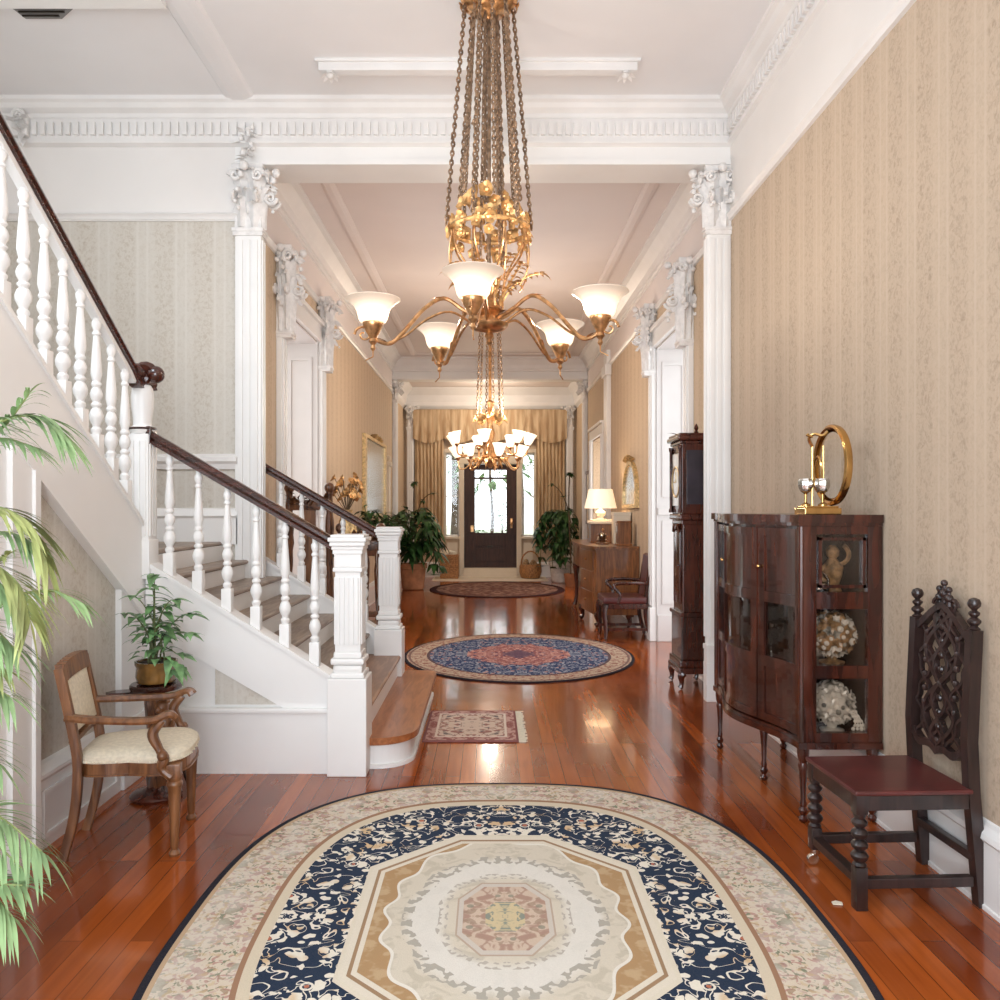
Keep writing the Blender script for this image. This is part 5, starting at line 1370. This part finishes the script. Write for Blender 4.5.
for j in range(6):
    for i in range(n): a = j*(n+1)+i; fs.append((a, a+1, a+n+2, a+n+1))
mb.add(vs, fs, True); tag(mb.build('valance', M['curtain']), 'gold fabric valance across the end wall above the front door', 'valance')

# ------------------------------------------------------------------ baskets and plants by the door
t = thing('wicker_basket', 'tall square wicker basket with crumpled contents left of the front door', 'basket', (-.86, 17.0, 0))
mb = MB(); mb.box(-.19, .19, -.17, .17, 0, .52, .02)
for k in range(6): mb.box(-.197, .197, -.177, .177, .04+.08*k, .075+.08*k, .01)
mb.build('body', M['wicker'], t)
mb = MB(); q = random.Random(9)
for k in range(26): mb.ball((q.uniform(-.15, .15), q.uniform(-.13, .13), .52+q.random()*.05), q.uniform(.03, .06), 7, 5)
mb.build('contents', M['uphol'], t)
t = thing('wicker_basket', 'round wicker basket with arched handle right of the front door', 'basket', (.86, 17.0, 0))
mb = MB(); mb.lathe([(.16, 0), (.20, .03), (.235, .15), (.23, .27), (.20, .31), (.19, .31), (.215, .26)], seg=24, lobes=24, lobe_amp=.02); mb.build('body', M['wicker'], t)
mb = MB(); mb.tube([(.2*math.cos(PI*k/12), 0, .3+.28*math.sin(PI*k/12)) for k in range(13)], .016, 6); mb.build('handle', M['wicker'], t)
mb = MB()
for k in range(14): mb.ball((q.uniform(-.13, .13), q.uniform(-.13, .13), .29+q.random()*.07), q.uniform(.04, .06), 7, 5)
mb.build('contents', M['tanshell'], t)
def bushy(name, label, loc, pot, h, w, nleaf, seed, L=.28, lw=.10, trail=0, mat='leafd', pmat='terracotta'):
    t = thing(name, label, 'plant', loc); q = random.Random(seed); pr, ph = pot
    mb = MB(); mb.lathe([(pr*.72, 0), (pr*.8, .02), (pr*.95, ph*.8), (pr*1.05, ph*.82), (pr*1.05, ph), (pr*.95, ph), (pr*.9, ph*.9), (.02, ph*.9)], seg=24, cap=False); mb.add([(pr*.72*math.cos(2*PI*k/24), pr*.72*math.sin(2*PI*k/24), 0) for k in range(24)], [tuple(range(24))]); mb.build('pot', M[pmat], t)
    st = MB(); lf = MB()
    for k in range(max(6, nleaf//8)):
        a = q.uniform(0, 2*PI); r = w*math.sqrt(q.random()); zt_ = ph+(h-ph)*q.uniform(.35, 1)*(1-.45*r/w)
        pts = bez((q.uniform(-.4, .4)*pr, q.uniform(-.4, .4)*pr, ph*.9), (0, 0, ph+.2*(h-ph)), (r*.6*math.cos(a), r*.6*math.sin(a), zt_), (r*math.cos(a), r*math.sin(a), zt_*.97), 8)
        st.tube(pts, .006, 5)
        for j in range(8):
            i = q.randint(2, 8); b = a+q.uniform(-1.6, 1.6)
            lf.leaf(pts[i], (math.cos(b), math.sin(b), q.uniform(-.2, .9)), L*q.uniform(.6, 1.1), lw*q.uniform(.7, 1.2), q.uniform(.3, 1.0), 5)
    for k in range(trail):
        a = q.uniform(0, 2*PI); r = pr*1.4; pts = bez((0, 0, h*.8), (r*math.cos(a), r*math.sin(a), h*.95), (1.5*r*math.cos(a), 1.5*r*math.sin(a), h*.6), (1.4*r*math.cos(a), 1.4*r*math.sin(a), h*q.uniform(.1, .5)), 10)
        st.tube(pts, .006, 5)
        for i in range(3, 11):
            for j in range(3): b = q.uniform(0, 2*PI); lf.leaf(pts[i], (math.cos(b), math.sin(b), -.2), L*.7, lw, .8, 4)
    for m_ in (st, lf):
        m_.v = [(max(-1.82-loc[0], min(1.82-loc[0], p[0])), p[1], max(p[2], -loc[2]+.01 if loc[2] > .5 and abs(p[0]) > .3 else (.30 if loc[2] < .5 else .06))) for p in m_.v]
    st.build('stem', M['stem'], t); lf.build('leaves', M[mat], t); return t
bushy('potted_plant', 'large dark green plant in a terracotta pot on the left near the hall end', (-1.42, 14.75, 0), (.25, .48), 1.76, .48, 330, 31, .34, .12, 8)
bushy('potted_plant', 'tall trailing green plant in a pale pot on the right near the hall end', (1.42, 16.2, 0), (.22, .42), 1.75, .26, 260, 32, .24, .11, 14, 'leafd', 'porc')
t = bpy.data.objects['potted_plant.002'] if 'potted_plant.002' in bpy.data.objects else None
# tall stalks
for lab, (x, y), h, sd in (('dark stalky plant rising from the floor behind the left terracotta plant', (-1.5, 16.1), 2.0, 3), ('dark stalky plant with round head rising behind the right trailing plant', (1.55, 15.35), 2.15, 4)):
    t = thing('tall_plant', lab, 'plant', (x, y, 0)); q = random.Random(sd)
    mb = MB(); mb.lathe([(.10, 0), (.13, .2), (.14, .24), (.12, .24), (.02, .22)], seg=18); mb.build('pot', M['terracotta'], t)
    mb = MB(); pts = bez((0,0,.2), (.02,0,.8), (-.08,0,1.3), (-.02,0,h), 10); mb.tube(pts, .012, 6); p2 = bez((0,0,1.2), (-.05,0,1.6), (-.2,0,1.9), (-.36,0,1.95), 8) if x > 0 else bez((0,0,1.2), (.05,0,1.6), (.2,0,1.8), (.38,0,1.8), 8); mb.tube(p2, .01, 6); mb.build('stem', M['stemb'], t)
    mb = MB()
    for p, n, s in ((pts[-1], 26, .14), (pts[7], 14, .16), (p2[-1], 8, .12), (p2[4], 8, .14)):
        for k in range(n): a = q.uniform(0, 2*PI); mb.leaf(p, (math.cos(a), math.sin(a), q.uniform(-.4, 1)), s*q.uniform(.6, 1.1), s*.5, .5, 4)
    mb.v = [(max(-1.82-x, min(1.82-x, p[0])), p[1], p[2]) for p in mb.v]
    mb.build('leaves', M['leafd'], t)

# ------------------------------------------------------------------ left side of the hall behind the balustrade
def carved_hall_chair(label, x, y, h, w, rz=0):
    t = thing('carved_hall_chair', label, 'chair', (x, y, 0), rz)
    cp = lambda z0, z1, r: [(r*(.75+.35*abs(math.sin(k*1.9))+.15*math.sin(k*.7)), z0+(z1-z0)*k/26) for k in range(27)]
    for sg in (-1, 1):
        mb = MB(); mb.lathe(cp(0, h-.05, .034), (sg*w/2, .0, 0), 10); p = mb.build('back_post', M['carvedwood'], t)
        mb = MB(); mb.ball((sg*w/2, 0, h-.03), .045, 10, 8); mb.build('finial', M['carvedwood'], p)
        mb = MB(); mb.lathe(cp(0, .44, .03), (sg*w/2, .42, 0), 10); mb.build('leg', M['carvedwood'], t)
    mb = MB(); mb.box(-w/2-.03, w/2+.03, -.02, .46, .43, .49, .015); mb.build('seat', M['carvedwood'], t)
    mb = MB(); mb.box(-.055, .055, -.012, .02, .62, h-.2, .006); mb.box(-w/2, w/2, -.02, .02, .58, .63, .01); mb.build('back_panel', M['walnut'], t)
    mb = MB(); q = random.Random(int(h*100))
    for k in range(36):
        a = q.uniform(0, 2*PI); mb.leaf((q.uniform(-w*.5, w*.5), -.01, h-.20+q.random()*.12), (math.cos(a), -.3, abs(math.sin(a))), .10, .05, .2, 4)
    mb.box(-w/2, w/2, -.02, .02, h-.22, h-.13, .01); mb.build('crest', M['carvedwood'], t)
    mb = MB(); mb.tube([(-w/2, .42, .16), (w/2, .42, .16)], .016, 6); mb.tube([(-w/2, 0, .16), (w/2, 0, .16)], .016, 6); mb.build('stretcher', M['carvedwood'], t)
    return t
carved_hall_chair('taller carved brown hall chair behind the far stair balustrade', -1.53, 6.78, 1.70, .34)
carved_hall_chair('shorter carved brown hall chair behind the far newel post', -1.09, 6.75, 1.36, .34)
t = thing('pedestal_stand', 'slim dark pedestal stand under the gilded vase, left side of hall', 'stand', (-1.62, 9.07, 0))
mb = MB(); mb.lathe([(.16, 0), (.16, .03), (.05, .06), (.035, .2), (.05, .5), (.035, .8), (.06, .95)], seg=16); mb.build('column', M['carvedwood'], t)
mb = MB(); mb.lathe([(.03, .95), (.19, .95), (.195, .965), (.19, .98), (.03, .98)], seg=24); mb.build('top', M['mahog'], t)
t = thing('flower_vase', 'gilded vase with dried bronze flower heads on the slim pedestal', 'vase', (-1.62, 9.07, .981)); q = random.Random(8)
mb = MB(); mb.lathe([(.07, 0), (.075, .015), (.04, .04), (.09, .14), (.115, .26), (.09, .38), (.05, .44), (.07, .50), (.062, .50), (.042, .44)], seg=20); mb.build('body', M['gilt'], t)
mb = MB(); m2 = MB()
for k in range(26):
    a = q.uniform(0, 2*PI); r = .17*math.sqrt(q.random()); z = .60+.28*q.random(); p = (r*math.cos(a), r*math.sin(a), z); m2.tube([(0, 0, .46), p], .004, 4)
    mb = MB(); rosette(mb, p, .06, (math.cos(a), math.sin(a), .6), 6); mb.build('flower_head', M['giltleaf'], t)
m2.build('stem', M['stemb'], t)
t = thing('console_table', 'dark carved console table along the left hall wall carrying two small plants', 'table', (-1.62, 11.0, 0))
mb = MB(); mb.box(-.24, .22, -.75, .75, 1.0, 1.04, .01); mb.build('top', M['mahog'], t)
mb = MB(); mb.box(-.2, .18, -.7, .7, .88, 1.0, .01); mb.build('apron', M['carvedwood'], t)
for x in (-.18, .17):
    for y in (-.68, .68):
        mb = MB(); mb.lathe([(.03, 0), (.04, .05), (.02, .1), (.035, .4), (.045, .7), (.03, .8), (.04, .9)], (x, y, 0), 10); mb.build('leg', M['carvedwood'], t)
bushy('potted_plant', 'small dark round-headed plant on the console nearest the gilded vase', (-1.60, 10.5, 1.041), (.09, .16), .66, .16, 70, 41, .14, .07)
bushy('potted_plant', 'low ferny plant on the console beneath the tall gilt mirror', (-1.56, 11.3, 1.041), (.13, .15), .50, .36, 160, 42, .24, .06)

# ------------------------------------------------------------------ palm at the near left
PB = Vector((-1.52, 2.05, 0))
pm = thing('potted_palm', 'large feathery green palm spreading fronds in at the left edge', 'plant', PB)
mb = MB(); mb.lathe([(.17, 0), (.19, .03), (.22, .34), (.24, .36), (.24, .40), (.21, .40), (.20, .36), (.02, .36)], seg=28); mb.build('pot', M['terracotta'], pm)
mb = MB(); mb.lathe([(.01, .37), (.20, .37), (.20, .375), (.01, .38)], seg=20); mb.build('soil', M['soil'], pm)
def frond(pts, L, n, mat, seed, droop=.5, w=.012, spread=.9):
    q = random.Random(seed); path = smooth_path([Vector(p)-PB for p in pts], 8); N = len(path)
    mb = MB(); mb.mi = 1; mb.tube(path, [.006*(1-.8*i/N)+.0008 for i in range(N)], 6); mb.mi = 0
    s0 = int(N*.36)
    tot = n
    for k in range(tot):
        f = (k+.5)/tot; fi = s0+f*(N-1-s0); i = min(int(fi), N-2); p = path[i].lerp(path[i+1], fi-i); d = (path[i+1]-path[i]).normalized()
        sd = d.cross(Vector((0,0,1)))
        if sd.length < .1: sd = d.cross(Vector((0,1,0)))
        sd.normalize()
        LL = L*(.55+.45*math.sin(PI*(.12+.8*f)))*q.uniform(.85, 1.1)
        for sg in (-1, 1):
            dr = d*(1.0-.15*f)+sd*sg*spread*q.uniform(.7, 1.15)+Vector((0,0,q.uniform(-.05, .3)))
            mb.leaf(p, dr, LL, (.075*L+.003)*q.uniform(.8, 1.15), droop*q.uniform(.7, 1.3), 6, (0,0,1), .12, .7)
    mb.leaf(path[-1], path[-1]-path[-2], L*.7, .075*L, droop, 6)
    return mb.build('frond', [M[mat], M['stemp']], pm)
b = (-1.52, 2.05, .38)
def pp(px, py, y): s_ = 800/y; return ((px-490)/s_, y, 1.5-(py-508)/s_)
c1 = (-1.50, 2.05, .8)
FR = [
 ([b, (-1.5, 2.05, 1.2), (-1.40, 2.05, 1.64), (-1.256, 2.06, 1.725), (-1.17, 2.07, 1.735), (-1.11, 2.08, 1.69)], 0.138, 30, 'palm', 1),
 ([b, (-1.5, 2.1, 1.2), (-1.36, 2.1, 1.62), (-1.27, 2.1, 1.72), (-1.21, 2.1, 1.80)], 0.125, 15, 'palm', 2),
 ([b, (-1.5, 2.05, 1.0), (-1.38, 2.05, 1.42), (-1.28, 2.05, 1.50), (-1.19, 2.06, 1.46), (-1.15, 2.07, 1.36)], 0.143, 30, 'palmy', 4),
 ([b, (-1.5, 2.0, .9), (-1.38, 2.0, 1.28), (-1.27, 2.0, 1.36), (-1.18, 2.0, 1.31), (-1.15, 2.0, 1.22)], 0.143, 30, 'palmy', 5),
 ([b, (-1.5, 2.1, .9), (-1.32, 2.12, 1.22), (-1.18, 2.12, 1.28), (-1.10, 2.14, 1.25)], 0.121, 15, 'palm', 6),
 ([b, (-1.5, 2.0, .8), (-1.38, 2.0, 1.14), (-1.27, 2.0, 1.21), (-1.19, 2.0, 1.15)], 0.143, 24, 'palm', 7),
 ([b, (-1.5, 1.95, .7), (-1.38, 1.95, 1.02), (-1.27, 1.95, 1.08), (-1.17, 1.95, 1.04)], 0.132, 21, 'palm', 8),
 ([b, (-1.5, 1.95, .6), (-1.38, 1.95, .88), (-1.27, 1.95, .93), (-1.20, 1.95, .88)], 0.132, 20, 'palm', 9),
 ([b, (-1.5, 2.0, .5), (-1.40, 2.0, .66), (-1.26, 2.0, .74), (-1.12, 2.0, .64)], 0.143, 27, 'palm', 10),
 ([b, (-1.5, 1.95, .5), (-1.40, 1.95, .54), (-1.27, 1.95, .60), (-1.17, 1.96, .50)], 0.143, 24, 'palm', 11),
 ([b, (-1.5, 1.85, .8), (-1.44, 1.75, 1.2), (-1.38, 1.6, 1.3), (-1.33, 1.5, 1.22)], 0.154, 21, 'palm', 12),
 ([b, (-1.55, 1.95, .9), (-1.6, 1.85, 1.3), (-1.66, 1.75, 1.4), (-1.7, 1.7, 1.3)], 0.154, 21, 'palm', 13),
 ([b, (-1.5, 2.1, 1.0), (-1.42, 2.1, 1.30), (-1.30, 2.1, 1.43), (-1.22, 2.1, 1.42)], 0.132, 24, 'palm', 14),
 ([b, (-1.5, 2.0, .7), (-1.40, 2.02, 1.0), (-1.30, 2.02, 1.30), (-1.22, 2.02, 1.38)], 0.132, 24, 'palmy', 15),
]
FR += [
 ([b, (-1.5, 1.95, .45), (-1.42, 1.95, .52), (-1.28, 1.95, .58), (-1.14, 1.95, .58)], .12, 22, 'palm', 16),
 ([b, (-1.5, 2.05, .45), (-1.42, 2.02, .62), (-1.30, 2.0, .70), (-1.17, 2.0, .60)], .12, 22, 'palm', 17),
 ([b, (-1.5, 2.05, 1.0), (-1.42, 2.08, 1.25), (-1.31, 2.08, 1.32), (-1.21, 2.08, 1.24)], .13, 22, 'palm', 18),
 ([b, (-1.5, 2.1, 1.2), (-1.42, 2.1, 1.60), (-1.30, 2.1, 1.68), (-1.20, 2.1, 1.66)], .12, 20, 'palm', 19),
 ([b, (-1.5, 2.0, .8), (-1.40, 1.98, 1.05), (-1.29, 1.98, 1.12), (-1.20, 1.98, 1.10)], .12, 20, 'palmy', 20),
]
for a in FR: frond(*a)

# ------------------------------------------------------------------ lamps
def area(name, loc, rot, sx_, sy_, power, col=(1,1,1), spread=180):
    l = bpy.data.lights.new(name, 'AREA'); l.shape = 'RECTANGLE'; l.size = sx_; l.size_y = sy_; l.energy = power; l.color = col; l.spread = math.radians(spread)
    o = bpy.data.objects.new(name, l); o.location = loc; o.rotation_euler = rot; COL.objects.link(o); return o
def point(name, loc, power, col, r=.06):
    l = bpy.data.lights.new(name, 'POINT'); l.energy = power; l.color = col; l.shadow_soft_size = r
    o = bpy.data.objects.new(name, l); o.location = loc; COL.objects.link(o); return o
DAY = (.80, .90, 1.0); WARM = (1.0, .74, .46)
area('window_daylight_left', (-2.2, YB-.05, 2.1), (PI/2, 0, 0), 1.4, 3.2, 95, DAY)
area('window_daylight', (0, YB-.05, 2.1), (PI/2, 0, 0), 1.8, 3.2, 135, DAY)
area('stairwell_fill', (-2.8, 2.4, 4.5), (0, 0, 0), 1.2, 1.4, 60, DAY)  # added lamp brightening the stairs, the ceiling has no skylight
area('recess_fill_right', (XR+.36, 8.25, 1.7), (0, PI/2, 0), 3.0, 1.3, .8, (1.0, .95, .9))  # added lamp hidden in the door recess to brighten the hall
area('recess_fill_left', (XL-.36, 7.92, 1.7), (0, -PI/2, 0), 3.0, 1.3, 5, (1.0, .95, .9))  # its added counterpart, out of sight in the left recess
area('side_room_lamp_far', (XR+.36, 13.8, 1.4), (0, PI/2, 0), 2.4, 1.2, 7, (1.0, .8, .58))
for k in range(5):
    a = -PI/2-.12+2*PI*k/5; point('chandelier_bulb', (CX+.705*math.cos(a), CY+.705*math.sin(a), 2.80), 8, (1.0, .90, .80), .05)
point('far_chandelier_bulbs', (DX, DY, 2.72), 85, (1.0, .87, .74), .2)
point('table_lamp_bulb', (1.54, 11.15, 1.34+.28), 9, WARM, .05)
point('vestibule_fill', (0, 16.2, 3.4), 36, (1.0, .85, .68), .15)  # added light for the hall end, no fixture hangs there

w = bpy.data.worlds.new('World'); bpy.context.scene.world = w; w.use_nodes = True
bg = w.node_tree.nodes['Background']; bg.inputs[0].default_value = (.93, .97, 1, 1); bg.inputs[1].default_value = 1.8

# ------------------------------------------------------------------ camera
cam = bpy.data.cameras.new('camera'); co = bpy.data.objects.new('camera', cam); COL.objects.link(co)
co.location = (0, 0, 1.5); co.rotation_euler = (PI/2, 0, 0)
cam.sensor_width = 36; cam.sensor_fit = 'HORIZONTAL'; cam.lens = 36*.8; cam.shift_x = .010; cam.shift_y = .008; cam.clip_end = 200; cam.clip_start = .05
sc = bpy.context.scene; sc.camera = co
sc.view_settings.view_transform = 'Standard'; sc.view_settings.look = 'None'; sc.view_settings.exposure = 0.38
sc.cycles.max_bounces = 7; sc.cycles.diffuse_bounces = 4; sc.cycles.glossy_bounces = 4; sc.cycles.transparent_max_bounces = 12
sc.cycles.sample_clamp_indirect = 4; sc.cycles.caustics_reflective = False; sc.cycles.caustics_refractive = False
sc.cycles.use_denoising = True
